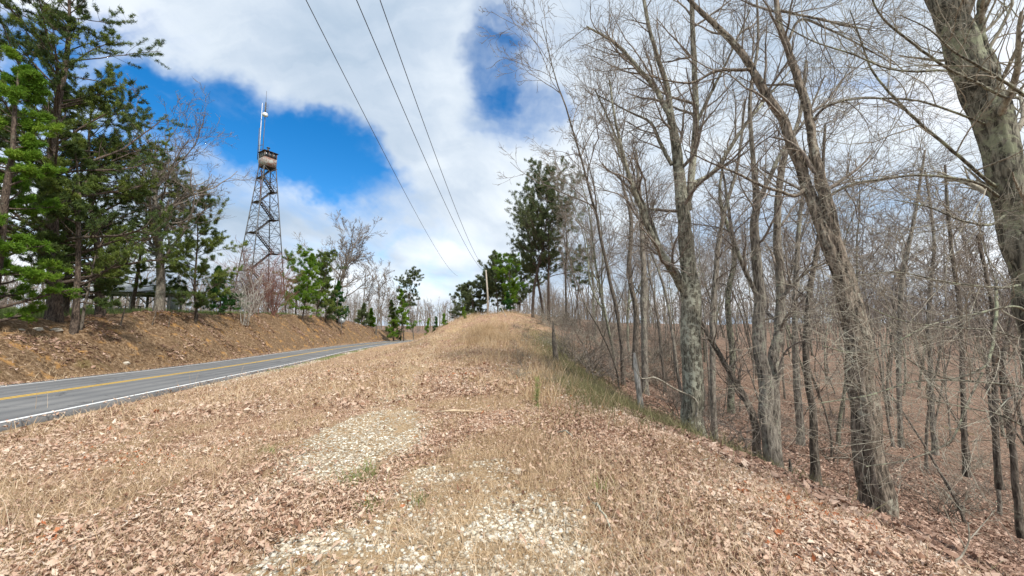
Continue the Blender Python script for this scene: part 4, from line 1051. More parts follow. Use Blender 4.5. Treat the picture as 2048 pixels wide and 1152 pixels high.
for a_, b_, k_ in ((0, 2, 5), (1, 3, 3)):
    m_ = MB(); m_.bar(c3(a_, lev[k_]), c3(b_, lev[k_]), .05); m_.build('tie_bar', M['steel'], TR)
g_b.build('girts', M['steel'], TR); x_b.build('cross_bracing', M['steel'], TR)
# stairs: flights zigzag between landings at each level
side = -1
for k in range(len(lev) - 1):
    z0, z1 = lev[k], lev[k + 1]
    w0 = half(z0) * .70; w1 = half(z1) * .70
    a = np.array([side * w0, -w0 * .45 * 0 - .45 * side, z0]); b_ = np.array([-side * w1, -.45 * side, z1])
    m_ = MB(); d = b_ - a; n = max(6, int((z1 - z0) / .24))
    for o_ in (-.38, .38):
        m_.bar(a + [0, o_, 0], b_ + [0, o_, 0], .06, .2)
        m_.bar(a + [0, o_, .95], b_ + [0, o_, .95], .045)
        for j in range(0, n, 4):
            p = a + d * j / n; m_.bar(p + [0, o_, 0], p + [0, o_, .95], .04)
    for j in range(n + 1):
        m_.box(a + d * j / n, (.26, .76, .045))
    m_.build('stair_flight', M['rail'], TR)
    l_ = MB(); lw = half(z1) * .55
    l_.box((-side * (w1 + lw * .3), 0, z1 - .06), (lw * .9 + .3, 1.9, .08))
    for e in (-.9, .9):
        l_.bar((-side * (w1 - .1), e, z1 + .95), (-side * (w1 + lw * .75), e, z1 + .95), .045)
        l_.bar((-side * (w1 + lw * .7), e, z1), (-side * (w1 + lw * .7), e, z1 + .95), .045)
    l_.bar((-side * (w1 + lw * .7), -.9, z1 + .95), (-side * (w1 + lw * .7), .9, z1 + .95), .045)
    l_.build('landing', M['rail'], TR)
    side = -side
# cabin
CB = MB(); hw = 1.06
CB.box((0, 0, ZT + .06), (2 * hw, 2 * hw, .14))
cabin = CB.build('cabin_floor', M['cabdark'], TR)
wl = MB()
for i, (ax, sg) in enumerate([(0, -1), (0, 1), (1, -1), (1, 1)]):
    size = [2 * hw - .01, .06]; c = [0, sg * (hw - .03)]
    if ax: size.reverse(); c.reverse(); size[1] = 2 * hw - .13
    wl.box((c[0], c[1], ZT + .14 + .75), (size[0], size[1], 1.50))
cabw = wl.build('cabin_wall', M['cab'], TR)
for i, (ax, sg) in enumerate([(0, -1), (0, 1), (1, -1), (1, 1)]):
    wd = MB(); fr = MB()
    for j in (-1, 0, 1):
        for (bb, off, sx, sz, th_) in ((wd, 0, .60, 1.02, .02),):
            c = [j * .68, sg * (hw - .05)]; sz_ = [sx, th_]
            if ax: c.reverse(); sz_.reverse()
            if not (i == 3 and j == 1): bb.box((c[0], c[1], ZT + 1.64 + .53), (sz_[0], sz_[1], sz))
    for j in (-1.5, -.5, .5, 1.5):
        c = [j * .665, sg * (hw - .035)]
        if ax: c.reverse()
        fr.box((c[0], c[1], ZT + 1.64 + .54), (.08, .08, 1.09))
    f = fr.build('window_frame', M['cab'], TR); wd.build('window_pane', M['cabglass'], f)
rf = MB(); e = hw + .17; zr_ = ZT + 2.74
rf.add([(-e, -e, zr_), (e, -e, zr_), (e, e, zr_), (-e, e, zr_), (-e, -e, zr_ + .07), (e, -e, zr_ + .07), (e, e, zr_ + .07), (-e, e, zr_ + .07), (0, 0, zr_ + .62)],
       [(3, 2, 1, 0), (0, 1, 5, 4), (1, 2, 6, 5), (2, 3, 7, 6), (3, 0, 4, 7), (4, 5, 8), (5, 6, 8), (6, 7, 8), (7, 4, 8)])
rf.build('roof', M['cabdark'], TR)
v_ = MB(); v_.tube([(0, .1, zr_ + .5), (0, .1, zr_ + 1.05)], .16, 8); v_.tube([(0, .1, zr_ + 1.05), (0, .1, zr_ + 1.15)], [.3, .3], 8); v_.build('roof_vent', M['steel'], TR)
# antennas, on the left corner of the roof
inv = -R(58)
def loc_from_px(px, py):
    p = P(px, py, TY) - np.array([tx, TY, tb]); c, s_ = math.cos(inv), math.sin(inv)
    return np.array([p[0] * c - p[1] * s_, p[0] * s_ + p[1] * c, p[2]])
an = MB()
a0, a1, a2 = loc_from_px(526, 300), loc_from_px(529, 232), loc_from_px(533, 182)
a0 = a0 * .0 + np.array([a0[0], a0[1], a0[2]])
vert = lambda a, z: np.array([a[0], a[1], z])
mastb = loc_from_px(529, 250)
an.tube([vert(mastb, ZT - .5), vert(mastb, a1[2])], .06, 6)
an.tube([vert(mastb, a1[2]), vert(mastb, loc_from_px(533, 205)[2])], .12, 6)
an.tube([vert(mastb, loc_from_px(533, 205)[2]), vert(mastb, a2[2])], .03, 5)
for k in range(5):
    z_ = a1[2] + .5 * k; an.box(vert(mastb, z_), (.5, .05, .05))
an.tube([vert(mastb + [.35, -.2, 0], a1[2] - .2), vert(mastb + [.3, -.2, 0], a1[2] + 2.4)], .03, 5)
mast = an.build('antenna_mast', M['steel'], TR)
ds = MB()
pr = loc_from_px(528, 231)
dirc = np.array([-.2, -1.0, 0]); 
c_, s_ = math.cos(inv), math.sin(inv)
tocam = -np.array([tx * c_ - TY * s_, tx * s_ + TY * c_, 0]); tocam /= np.linalg.norm(tocam)
ds.tube([vert(mastb, pr[2]) + tocam * .12, vert(mastb, pr[2]) + tocam * .2, vert(mastb, pr[2]) + tocam * .34], [.12, .36, .48], 16)
ds.build('dish', M['white_metal'], mast)
wb = loc_from_px(522, 250)
wa = MB(); wa.tube([vert(wb, ZT + 1.0), vert(wb, loc_from_px(521, 206)[2])], [.085, .05], 6)
wh = wa.build('whip_antenna', M['white_metal'], TR)
wa = MB(); w3 = loc_from_px(518, 270); wa.tube([vert(w3, ZT + 1.6), vert(w3, loc_from_px(518, 256)[2])], .06, 6); wa.build('whip_antenna', M['steel'], TR)
st = MB()
for z_ in (ZT + 2.6, ZT + 3.5, ZT + 4.3):
    st.bar(vert(wb, z_), vert(mastb, z_ + .15), .07); st.bar(vert(w3, z_), vert(wb, z_), .06)
st.build('antenna_bracket', M['steel'], TR)
cd = MB(); q0 = loc_from_px(524, 330); cd.tube([vert(q0, ZT - 6), vert(q0, ZT + 2.3)], .07, 6); cd.build('conduit', M['redmetal'], TR)

# =================================================================== shelter behind the pines
SY = 42.0
sx_ = XofY(275, SY); sb = gz1(sx_, SY)
SHL = empty('picnic_shelter', (sx_, SY, sb), R(28)); tag(SHL, 'open picnic shelter with grey metal roof on timber posts, behind the bank pines', 'shelter')
LX, WY, hp = 6.0, 4.6, 1.9
for (a, b) in [(-1, -1), (0, -1), (1, -1), (-1, 1), (0, 1), (1, 1)]:
    px_, py_ = a * LX / 2, b * WY / 2
    p_ = MB(); p_.box((px_, py_, hp / 2 - .2), (.2, .2, hp + .4)); o = p_.build('post', M['wood_grey'], SHL)
    br = MB()
    for sg in (-1, 1):
        if a * sg < 1: br.bar((px_ + sg * .1, py_, hp - .75), (px_ + sg * .75, py_, hp), .1)
    br.build('brace', M['wood_grey'], o)
bm_ = MB()
for b in (-1, 1): bm_.box((0, b * WY / 2, hp + .12), (LX + 1.0, .2, .22))
for a in (-1, 0, 1): bm_.box((a * LX / 2, 0, hp + .12), (.14, WY - .24, .2))
bm_.build('beams', M['wood_grey'], SHL)
rfm = MB(); ex, ey, rz_ = LX / 2 + .8, WY / 2 + .7, 1.15
n = 60
for sg in (-1, 1):
    vs = []; fs = []
    for i in range(n + 1):
        xx = -ex + 2 * ex * i / n; dz = .03 * (i % 2)
        vs += [(xx, sg * ey, hp + .25 + dz), (xx, sg * .02, hp + .25 + rz_ + dz)]
    for i in range(n): fs.append((2 * i, 2 * i + 2, 2 * i + 3, 2 * i + 1) if sg < 0 else (2 * i, 2 * i + 1, 2 * i + 3, 2 * i + 2))
    vs2 = [(a, b, c - .05) for a, b, c in vs]; b_ = len(vs)
    fs2 = [tuple(reversed([k + b_ for k in f])) for f in fs]
    rfm.add(vs + vs2, fs + fs2 + [(2 * i, 2 * i + b_, 2 * i + 2 + b_, 2 * i + 2) for i in range(n)])
rfm.build('roof', M['roofmetal'], SHL)
gb = MB()
for a in (-1, 1):
    gb.add([(a * (LX / 2 + .3), -WY / 2, hp + .26), (a * (LX / 2 + .3), WY / 2, hp + .26), (a * (LX / 2 + .3), 0, hp + .22 + rz_ * .82), (a * (LX / 2 + .22), -WY / 2, hp + .26), (a * (LX / 2 + .22), WY / 2, hp + .26), (a * (LX / 2 + .22), 0, hp + .22 + rz_ * .82)],
           [(0, 1, 2), (5, 4, 3), (0, 3, 4, 1), (1, 4, 5, 2), (2, 5, 3, 0)])
gb.build('gable', M['wood_grey'], SHL)
wl2 = MB(); wl2.box((LX / 2 - .1, .3, 1.0), (.12, WY * .6, 2.2)); wl2.build('end_wall', M['roofmetal'], SHL)
TB = empty('picnic_table', (sx_ - 1.2, SY + .2, gz1(sx_ - 1.2, SY + .2)), R(28)); tag(TB, 'dark timber picnic table under the shelter roof', 'table')
q_ = MB(); q_.box((0, 0, .75), (2.2, .8, .06)); q_.build('tabletop', M['wood_grey'], TB)
for e in (-1, 1):
    q_ = MB(); q_.box((0, e * .7, .45), (2.2, .28, .05)); q_.build('bench', M['wood_grey'], TB)
    q_ = MB(); q_.bar((e * .8, -.7, 0), (e * .8, -.2, .72), .09); q_.bar((e * .8, .7, 0), (e * .8, .2, .72), .09); q_.box((e * .8, 0, .4), (.09, 1.5, .08)); q_.build('leg', M['wood_grey'], TB)

# =================================================================== utility pole, wires, stake, sign
py_ = 70.0; pxx = XofY(975, py_)
UP = empty('utility_pole', (pxx, py_, gz1(pxx, py_))); tag(UP, 'pale wooden utility pole on the mound crest, under the overhead wires', 'utility pole')
topz = P(970, 540, py_)[2] - UP.location[2]
b = MB(); b.tube([(0, 0, -.6), (0, 0, topz * .5), (-.35, 0, topz)], [.19, .16, .12], 10); b.build('pole', M['pole'], UP)
b = MB()
for k, dz in enumerate((.05, -.45, -.9)): b.tube([(-.35 - .02, 0, topz + dz), (-.35 + (-.3 if k == 1 else .0), -.1, topz + dz + .22)], [.05, .04], 6)
b.build('insulator', M['steel'], UP)
def wire(label, p_near, p_mid, p_far, back):
    """through two sight points and the far end, then on to the next pole behind the viewer"""
    A = np.array(p_far); C_ = P(*p_near)
    k = (A[0] - C_[0]) / (A[1] - C_[1]); d = ray(*p_mid); Ym = (C_[0] - k * C_[1]) / (d[0] / d[1] - k); B_ = P(*p_mid, Ym)
    # quadratic in Y fitted through the three points
    ys = np.array([A[1], B_[1], C_[1]]); cx_ = np.polyfit(ys, [A[0], B_[0], C_[0]], 1); cz_ = np.polyfit(ys, [A[2], B_[2], C_[2]], 2)
    yy = np.linspace(A[1], back, 60)
    pts = np.stack([np.polyval(cx_, yy), yy, np.polyval(cz_, yy)], 1)
    pts[:, 0] += (A[0] - pts[0, 0]) * np.linspace(1, 0, 60)
    m_ = MB(); m_.tube(pts, np.linspace(.022, .0085, 60), 5); o = m_.build('power_line', M['wire']); return tag(o, label, 'power line', 'overhead wires')
pt = np.array([pxx - .35, py_, UP.location[2] + topz])
def wirept(px, py, Y): return P(px, py, Y)
wire('rightmost of the three overhead wires, meeting the pole top', (760, 0, 9.8), (867, 300), pt + [0, 0, .25], -25)
wire('middle of the three overhead wires crossing the sky', (713, 0, 9.6), (842, 300), pt + [-.3, 0, -.2], -25)
wire('leftmost of the three overhead wires, hanging over the road verge', (612, 0, 9.4), (765, 300), P(916, 552, 95), -25)
p = on_ground(1015, 633, 80)
o = MB(); o.tube([(0, 0, -.3), (-.75, 0, 1.15)], [.035, .03], 6); o = o.build('leaning_stake', M['pale']); o.location = tuple(p); tag(o, 'thin pale stake leaning left on the mound crest beside the low cedar', 'stake')
SGY = 88.0; sgx = XofY(760, SGY); s_s, u_s = su(np.array([sgx]), np.array([SGY]))
xx, yy = xy(81.0, 16.6)
SG = empty('road_sign', (float(xx), float(yy), gz1(float(xx), float(yy))), R(17)); tag(SG, 'grey back of a road sign on a thin post by the left bank', 'road sign')
b = MB(); b.box((0, 0, 1.3), (.08, .05, 3.2)); b.build('post', M['steel'], SG)
b = MB(); b.add([(x_ * .75, y_, 2.7 + z_ * .75) for y_ in (.04, .07) for x_, z_ in ((-1, 0), (0, -1), (1, 0), (0, 1))], [(0, 1, 2, 3), (7, 6, 5, 4), (0, 4, 5, 1), (1, 5, 6, 2), (2, 6, 7, 3), (3, 7, 4, 0)])
b.build('sign_plate', M['signback'], SG)

# =================================================================== ground litter
def rotz(a):
    c, s_ = np.cos(a), np.sin(a); z = np.zeros_like(c); o = np.ones_like(c)
    return np.stack([np.stack([c, -s_, z], -1), np.stack([s_, c, z], -1), np.stack([z, z, o], -1)], -2)
def rand_frames(n, tilt, g_):
    a = g_.random(n) * 2 * np.pi; nrm = unit(np.concatenate([g_.normal(size=(n, 2)) * tilt, np.ones((n, 1))], 1))
    x = np.stack([np.cos(a), np.sin(a), np.zeros(n)], 1); x = unit(x - (x * nrm).sum(1, keepdims=True) * nrm)
    y = np.cross(nrm, x); return x, y, nrm
def lay(name, xs, ys, size, g_, mat, tilt=.35, lobed=False, lift=.012, label=None):
    n = len(xs); z = gheight(xs, ys); s_, u_ = su(xs, ys)
    z = np.where((u_ > 6.6) & (u_ < 14.3), zroad(s_) + .004, z) + lift * g_.random(n) * 1.6
    X, Y, Nn = rand_frames(n, tilt, g_)
    if lobed:
        tpl = np.array([(-.5, 0), (-.26, .11), (-.14, .20), (-.02, .14), (.12, .24), (.26, .15), (.5, 0), (.26, -.15), (.12, -.24), (-.02, -.14), (-.14, -.20), (-.26, -.11)])
        faces = np.array([(0, 1, 11, 11), (1, 3, 9, 11), (1, 2, 3, 3), (3, 5, 7, 9), (3, 4, 5, 5), (5, 6, 7, 7), (7, 8, 9, 9), (9, 10, 11, 11)])
        F_ = [(0, 11, 1), (1, 11, 9, 3), (1, 3, 2), (3, 9, 7, 5), (3, 5, 4), (5, 7, 6), (7, 9, 8), (9, 11, 10)]
    else:
        tpl = np.array([(-.5, 0), (-.1, .26), (.5, 0), (-.1, -.26)]); F_ = [(0, 3, 2), (0, 2, 1)]
    sz = size * (.42 + 1.25 * g_.random(n) ** 2.8); asp = .55 + .7 * g_.random(n)
    cu = g_.normal(size=n) * 1.5; cu2 = g_.normal(size=n) * .8
    lx = tpl[None, :, 0] * sz[:, None]; ly = tpl[None, :, 1] * (sz * asp)[:, None]
    lz = (cu[:, None] * ly ** 2 + cu2[:, None] * lx ** 2) / sz[:, None] * 1.6 + np.abs(ly) * (g_.random(n) * .9)[:, None]
    lz = np.clip(lz, -.02, .045)
    v = np.stack([xs, ys, z], 1)[:, None] + lx[..., None] * X[:, None] + ly[..., None] * Y[:, None] + lz[..., None] * Nn[:, None]
    k = len(tpl); L = np.concatenate([np.array(f) for f in F_]); C = np.array([len(f) for f in F_])
    loops = (np.arange(n)[:, None] * k + L[None]).ravel(); counts = np.tile(C, n)
    rnd = np.repeat(np.clip(.80 * g_.random(n) + .75 * (fbm(xs * 1.1, ys * 1.1, 4, 9) - .37), 0, 1), len(F_))
    o = mesh_np(name, v.reshape(-1, 3), loops, counts, mat, attrs={'rnd': ('FACE', rnd)})
    tag(o, label, 'leaf litter' if 'leaf' in name or 'leaves' in name else None, kind='stuff'); return o
def blades(name, xs, ys, h, wd, lean, g_, mat, label, cat, dens=1, flat=0.0, fac=None):
    n = len(xs); z = gheight(xs, ys) - .01
    a = g_.random(n) * 2 * np.pi; hh = h * (.4 + .9 * g_.random(n)) if np.isscalar(h) else h * (.5 + .8 * g_.random(n))
    ln = np.abs(lean * (.3 + g_.random(n))) if np.isscalar(lean) else lean
    d = np.stack([np.cos(a), np.sin(a)], 1); b = g_.random(n) * 2 * np.pi
    sd = np.stack([np.cos(b), np.sin(b), np.zeros(n)], 1)
    P0 = np.stack([xs, ys, z], 1)
    V = []
    for k, tt in enumerate((0, .4, .75, 1.0)):
        hz_ = hh * (tt - flat * tt * tt) * np.cos(np.clip(ln, 0, 1.45)) * (1) ; r_ = hh * np.sin(np.clip(ln, 0, 1.5)) * tt ** 1.6
        c = P0 + np.concatenate([d * r_[:, None], hz_[:, None]], 1) + np.array([0, 0, .012 * (k > 0)])
        w_ = wd * (1 - .8 * tt) * (.6 + .8 * ((a * 7) % 1)); V += [c - sd * w_[:, None] if not np.isscalar(w_) else c, c + sd * w_[:, None]]
    v = np.stack(V, 1).reshape(-1, 3)
    q = (np.arange(n)[:, None, None] * 8 + np.array([(0, 1, 3, 2), (2, 3, 5, 4), (4, 5, 7, 6)])[None]).reshape(-1, 4)
    rnd = np.repeat(np.clip(.7 * g_.random(n) + .4 * fbm(xs, ys, 3, 19) - .05, 0, 1), 3)
    o = mesh_np(name, v, q, np.full(len(q), 4), mat, attrs={'rnd': ('FACE', rnd)}); tag(o, label, cat, kind='stuff'); return o
def wedge(n, r0, r1, a0, a1, g_, p=1.0):
    """points over the visible ground, denser near the viewer"""
    r = r0 * (r1 / r0) ** (g_.random(n) ** p); a = R(a0) + R(a1 - a0) * g_.random(n)
    return r * np.sin(a), r * np.cos(a)
g_ = np.random.default_rng(900)
def verge(x, y, lo=6.1): s_, u_ = su(x, y); return (u_ < lo)
def strawy(x, y):      # 0 leaves .. 1 straw
    return np.clip(ss(.37, .60, fbm(x * .8 + 4, y * .8, 3, 66)) + .30 * ss(-.5, -4, x) - .7 * ss(.2, 2.0, x) * ss(14, 8, y), 0, 1)
x, y = wedge(270000, 1.3, 10, -64, 66, g_, .78); w_, _, _, _, d_ = masks(x, y)
keep = verge(x, y) & (g_.random(len(x)) > .97 * np.clip(gravel_mask(x, y) * 1.15 + .55 * d_, 0, 1)) & (g_.random(len(x)) < 1.05 - .70 * strawy(x, y))
lay('leaf_litter', x[keep], y[keep], .047, g_, M['leaf'], .45, True, .03, 'dry pinkish brown oak leaves scattered over the near verge')
x, y = wedge(110000, 8, 45, -60, 20, g_, .8); keep = verge(x, y) & (x < edge_x(y) + 1) & (g_.random(len(x)) > .8 * gravel_mask(x, y)) & (g_.random(len(x)) < 1 - .5 * strawy(x, y))
lay('leaf_litter', x[keep], y[keep], .085, g_, M['leaf'], .5, False, .04, 'dry leaves covering the mound and far verge')
x, y = wedge(120000, 3.4, 34, 8, 66, g_, .8); keep = (x > edge_x(y) + .2)
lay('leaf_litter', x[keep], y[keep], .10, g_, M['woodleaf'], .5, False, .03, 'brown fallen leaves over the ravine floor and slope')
n = 60000; sS = -2 + g_.random(n) ** 1.3 * 110; uU = 14.6 + g_.random(n) * 5.8; x, y = xy(sS, uU)
k = g_.random(n) < .04 + ss(.46, .62, fbm(x * .45, y * .45, 4, 170))
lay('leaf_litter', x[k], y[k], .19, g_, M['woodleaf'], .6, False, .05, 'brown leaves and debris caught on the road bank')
x, y = wedge(230000, 1.3, 13, -62, 64, g_, .8); keep = verge(x, y) & (x < edge_x(y) + .6) & (g_.random(len(x)) < .16 + .84 * strawy(x, y)) & (g_.random(len(x)) > .97 * np.clip(gravel_mask(x, y) * 1.05, 0, 1))
x = x[keep]; y = y[keep]
blades('dry_grass', x, y, .15, .0026, 1.42, g_, M['straw'], 'flattened straw-coloured grass over the near verge', 'grass')
x, y = wedge(16000, 1.3, 13, -62, 64, g_, .8); keep = verge(x, y) & (x < edge_x(y) + .6) & (g_.random(len(x)) < strawy(x, y)) & (gravel_mask(x, y) < .4)
blades('dry_grass', x[keep], y[keep], .17, .0022, .75, g_, M['straw'], 'sparse upright dry grass over the near verge', 'grass')
x, y = wedge(90000, 9, 60, -60, 12, g_, .7); keep = verge(x, y) & (x < edge_x(y) + .8) & (g_.random(len(x)) < .25 + 1.0 * strawy(x, y))
blades('dry_grass', x[keep], y[keep], .24, .007, 1.15, g_, M['straw'], 'straw-coloured grass on the mound and far verge', 'grass')
n = 2600; sS = 2 + g_.random(n) * 50; uU = np.where(g_.random(n) < .5, 6.5 + np.abs(g_.normal(size=n)) * .28, 14.3 - np.abs(g_.normal(size=n)) * .30); x, y = xy(sS, uU)
lay('leaf_litter', x, y, .08, g_, M['leaf'], .4, False, .01, 'stray dry leaves blown along the road edges')
# tall golden grass on the mound's right shoulder
def blob(n, cx, cy, rx, ry, g_): return cx + g_.normal(size=n) * rx, cy + g_.normal(size=n) * ry
xs = []; ys = []
for (cx, cy, rx, ry, n_) in [(-1.0, 21, .9, 2.4, 5000), (-1.6, 27, .9, 2.6, 9000), (-2.4, 38, 3.0, 5, 3500), (.3, 14, .9, 2.5, 1800), (-6, 49, 5, 3, 11000), (.7, 8.0, .5, .6, 350), (1.2, 10.5, .6, 1.5, 700)]:
    a, b = blob(n_, cx, cy, rx, ry, g_); xs.append(a); ys.append(b)
xs = np.concatenate(xs); ys = np.concatenate(ys); k = g_.random(len(xs)) < .15 + 1.3 * ss(.46, .60, fbm(xs * 1.6, ys * .9, 3, 90)); xs = xs[k]; ys = ys[k]
blades('tall_grass', xs, ys, .48, .006, .60, g_, M['tallstraw'], 'tall golden dead grass along the mound crest and right shoulder', 'grass')
xs = []; ys = []
for (cx, cy, rx, ry, n_) in [(2.0, 9.0, .6, 1.2, 3500), (2.2, 12, .8, 2.4, 9000), (3.0, 9.5, .7, 1.6, 5000), (2.6, 18, 1.1, 4, 9000), (4.3, 10.6, 1.0, 1.2, 4500), (2.2, 26, 1.3, 4, 6000), (5.2, 8.9, .8, .7, 1800)]:
    a, b = blob(n_, cx, cy, rx, ry, g_); xs.append(a); ys.append(b)
xs = np.concatenate(xs); ys = np.concatenate(ys)
k = g_.random(len(xs)) < .2 + 1.2 * ss(.42, .58, fbm(xs * 1.3, ys * .8, 3, 93)); xs = xs[k]; ys = ys[k]
blades('olive_grass', xs, ys, .28, .005, .8, g_, M['olivegrass'], 'thick olive grey-green grass in the dip below the verge', 'grass')
# field grass behind the bank
n = 40000; sS = g_.random(n) * 80 - 5; uU = 21 + g_.random(n) ** 1.5 * 30; x, y = xy(sS, uU)
blades('field_grass', x, y, .4, .02, .4, g_, M['greengrass'], 'fresh green grass of the field behind the bank pines', 'grass')
# bank rubble grass
n = 45000; sS = -5 + g_.random(n) * 135; uU = 14.4 + g_.random(n) * 5.6; x, y = xy(sS, uU)
k = g_.random(n) < .15 + ss(.4, .6, fbm(x * .6, y * .6, 3, 70))
blades('bank_grass', x[k], y[k], .28, .008, 1.1, g_, M['tallstraw'], 'thin dead grass and roots over the road bank', 'grass')
# roadside green strip
n = 6000; sS = 22 + g_.random(n) * 40; uU = 5.6 + g_.random(n) * .8; x, y = xy(sS, uU)
k = fbm(x * .5, y * .5, 3, 71) > .52
blades('roadside_grass', x[k], y[k], .14, .008, .5, g_, M['greengrass'], 'thin green grass strip along the near gravel shoulder', 'grass')

# green tufts that can be told apart
for i, (px, py, r_, n_, lab) in enumerate([(706, 966, .10, 130, 'bright green grass tuft in the leaves left of the gravel track'), (537, 908, .05, 60, 'small green grass tuft far left of the gravel patch'),
                                   (735, 945, .08, 60, 'thin green tuft just above the brightest one'), (838, 1012, .06, 45, 'small dull green tuft left of the lower gravel'),
                                   (1207, 985, .05, 40, 'small green sprig among leaves right of the track'), (742, 1020, .06, 50, 'green tuft below the brightest one, beside the gravel'),
                                   (515, 965 + 0, .04, 0, '')]):
    if not n_: continue
    p = on_ground(px, py); xs, ys = blob(n_, p[0], p[1], r_, r_, g_)
    nme = 'grass_tuft'
    o = blades(nme, xs, ys, .13, .003, .7, g_, M['greengrass'], lab, 'grass tuft')
    del o['kind']; o['group'] = 'green grass tufts on the verge'
# tall pale stalks by the road and near left
for i, (px, py, n_, h_, lab) in enumerate([(380, 790, 9, .75, 'pale dead stalks standing against the road, left of the grass edge'), (478, 768, 5, .6, 'sparse pale stalks by the white edge line'),
                                      (28, 1060, 26, .45, 'clump of pale straw stalks at the lower left frame edge'), (268, 915, 9, .30, 'few upright pale stalks in the left verge'),
                                      (900, 925, 30, .22, 'dense straw clump right of the upper gravel patch'), (1045, 985, 22, .2, 'small straw clump in the leaves right of the track'),
                                      (88, 825, 5, .5, 'two thin stalks in front of the road at far left')]):
    p = on_ground(px, py); xs, ys = blob(n_, p[0], p[1], .10, .08, g_)
    o = blades('dry_stalks', xs, ys, h_, .0035, .35, g_, M['straw'], lab, 'dry stalks'); del o['kind']; o['group'] = 'clumps of dry stalks'

# gravel
ico = bpy.data.meshes.new('tmp')
import bmesh
bm = bmesh.new(); bmesh.ops.create_icosphere(bm, subdivisions=1, radius=1); bm.verts.ensure_lookup_table()
IV = np.array([v.co for v in bm.verts]); IF = np.array([[v.index for v in f.verts] for f in bm.faces]); bm.free(); bpy.data.meshes.remove(ico)
def stones(name, xs, ys, size, g_, label):
    n = len(xs); z = gheight(xs, ys)
    sc = size * (.25 + 1.2 * g_.random(n) ** 2.5)[:, None, None] * np.stack([.8 + .5 * g_.random(n), .6 + .4 * g_.random(n), .35 + .3 * g_.random(n)], 1)[:, None]
    v = IV[None] * (1 + .22 * g_.normal(size=(n, len(IV), 1))) * sc
    Rm = rotz(g_.random(n) * 6.28); v = np.einsum('nij,nkj->nki', Rm, v) + np.stack([xs, ys, z + sc[:, 0, 2] * .12], 1)[:, None]
    f = (np.arange(n)[:, None, None] * len(IV) + IF[None]).reshape(-1, 3)
    o = mesh_np(name, v.reshape(-1, 3), f, np.full(len(f), 3), M['stone'], attrs={'rnd': ('FACE', np.repeat(g_.random(n), len(IF)))}); return tag(o, label, 'gravel', kind='stuff')
x, y = wedge(130000, 1.2, 12, -45, 35, g_, .8)
k = g_.random(len(x)) < (.08 + .92 * ss(.30, .85, gravel_mask(x, y) + (fbm(x * 3, y * 3, 3, 81) - .5) * 1.7)) * ss(.05, .35, gravel_mask(x, y))
stones('gravel', x[k], y[k], .018, g_, 'pale crushed stone showing through leaves along the track')
n = 5000; sS = 16 + g_.random(n) * 40; uU = 5.6 + g_.random(n) * 1.0; x, y = xy(sS, uU)
stones('gravel', x, y, .04, g_, 'pale gravel along the near road shoulder')
# rocks and fallen wood
def rock(px, py, size, lab, seed):
    p = on_ground(px, py); g2 = np.random.default_rng(seed)
    bm = bmesh.new(); bmesh.ops.create_icosphere(bm, subdivisions=3, radius=1)
    ph = g2.random(6) * 6; me = bpy.data.meshes.new('rock')
    for v in bm.verts:
        c = v.co; k = 1 + .2 * math.sin(3 * c.x + ph[0]) * math.sin(2.5 * c.y + ph[1]) + .12 * math.sin(6 * c.z + ph[2] + 3 * c.x) + .05 * math.sin(13 * c.y + ph[3])
        v.co = c * k; v.co.x *= 1.3; v.co.z *= .6
    bm.to_mesh(me); bm.free(); me.materials.append(M['rock'])
    o = bpy.data.objects.new('rock', me); COL.objects.link(o); o.location = (p[0], p[1], p[2] + size * .15); o.scale = (size,) * 3; o.rotation_euler = (0, 0, ph[4])
    return tag(o, lab, 'rock')
rock(251, 729, .17, 'small white rock at the foot of the bank beside the road', 1)
rock(74, 662, .22, 'pale exposed boulder on the bank face below the tallest pine', 2)
rock(40, 664, .13, 'small pale stone left of the exposed boulder on the bank', 3)
rock(112, 668, .20, 'tan rock high on the bank just left of the pale-footed pine', 4)
rock(1036, 947, .05, 'fist-sized white stone in the leaves right of the track', 5)
p = on_ground(918, 829)
o = MB(); o.tube([(-.42, 0, .03), (-.1, .02, .05), (.12, -.01, .045), (.40, .03, .03)], [.010, .022, .024, .008], 8); o = o.build('broken_branch', M['brightwood'], None, True); o.location = tuple(p); tag(o, 'short pale broken branch lying across the verge right of the gravel', 'branch')
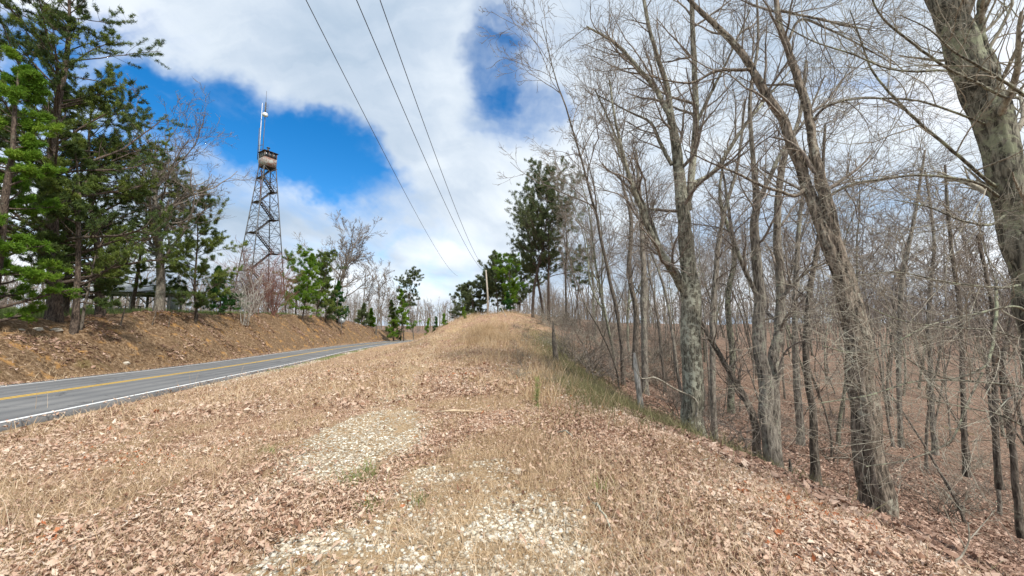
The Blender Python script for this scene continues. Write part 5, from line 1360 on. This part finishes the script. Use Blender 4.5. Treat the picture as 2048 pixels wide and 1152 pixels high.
for i, (a, b_, lab) in enumerate([((1400, 925), (1570, 948), 'long pale fallen branch along the verge edge in front of the lichen tree'), ((1430, 1000), (1560, 930), 'thin fallen stick slanting up the leaves toward the twin trunks'),
                                   ((1115, 865), (1150, 880), 'short twig lying at the verge edge'), ((1180, 1000), (1230, 1080), 'thin twig in the leaves, lower right of centre')]):
    A = on_ground(*a); B_ = on_ground(*b_); g2 = np.random.default_rng(i + 70)
    m_ = resample(np.array([np.append(A, .010), np.append((A + B_) / 2 + [0, 0, .06], .009), np.append(B_, .004)]), 12)
    m_[:, 2] = np.maximum(m_[:, 2], gheight(m_[:, 0], m_[:, 1]) + .015)
    o = MB(); o.tube(m_[:, :3] - A + g2.normal(size=(12, 3)) * .008, m_[:, 3], 6); o = o.build('fallen_stick', M['paletwig'], None, True); o.location = tuple(A); tag(o, lab, 'stick', 'fallen sticks on the verge')
# little bare sapling bottom right
guided('bare_seedling', 'little pale leafless seedling sprouting from the leaves at lower right', [[(1905, 1145, 2.9, 7), (1925, 1110, 2.9, 6), (1938, 1080, 2.9, 5), (1936, 1045, 2.9, 4)], [(1930, 1095, 2.9, 4), (1910, 1060, 2.9, 3), (1885, 1010, 2.9, 2)], [(1938, 1080, 2.9, 4), (1965, 1050, 2.9, 3), (1990, 1020, 2.9, 2)]],
       M['paletwig'], M['paletwig'], 71, lv=((2, .12), (2, .06)), rmin=.0015, cat='seedling', sides=6)

# far woods: one mass closing the horizon
g_ = np.random.default_rng(950)
n = 1500; a = R(-75) + R(150) * g_.random(n); r_ = 150 + 190 * g_.random(n); x = r_ * np.sin(a); y = r_ * np.cos(a)
_, u_ = su(x, y); k = (x > 10) | (u_ > 60) | ((u_ < -15) | (y > 215)); x = x[k]; y = y[k]; n = len(x)
z = gheight(x, y, False)
H = 15 + 7 * g_.random(n)
tp, tr_ = grow(np.stack([x, y, z - .5], 1), np.tile([0, 0, 1.0], (n, 1)) + g_.normal(size=(n, 3)) * .04, H, np.full(n, .2), .08, 5, .05, .02, g_)
s_, d_, l_, q_ = spawn(tp, tr_, 8, .25, 1, .7, .3, .7, g_, rmin=.07, upb=.2); p1, r1 = grow(s_, d_, l_, q_, .06, 4, .12, .08, g_)
s_, d_, l_, q_ = spawn(p1, r1, 5, .2, 1, .7, .5, .7, g_, rmin=.055); p2, r2 = grow(s_, d_, l_, q_, .045, 3, .12, .06, g_)
v, q, c = join_tubes([(tp, tr_, 4), (p1, r1, 3), (p2, r2, 3)])
o = mesh_np('far_woods', v, q, c, M['twig']); tag(o, 'far-off leafless woods closing the horizon', 'woods', kind='stuff')
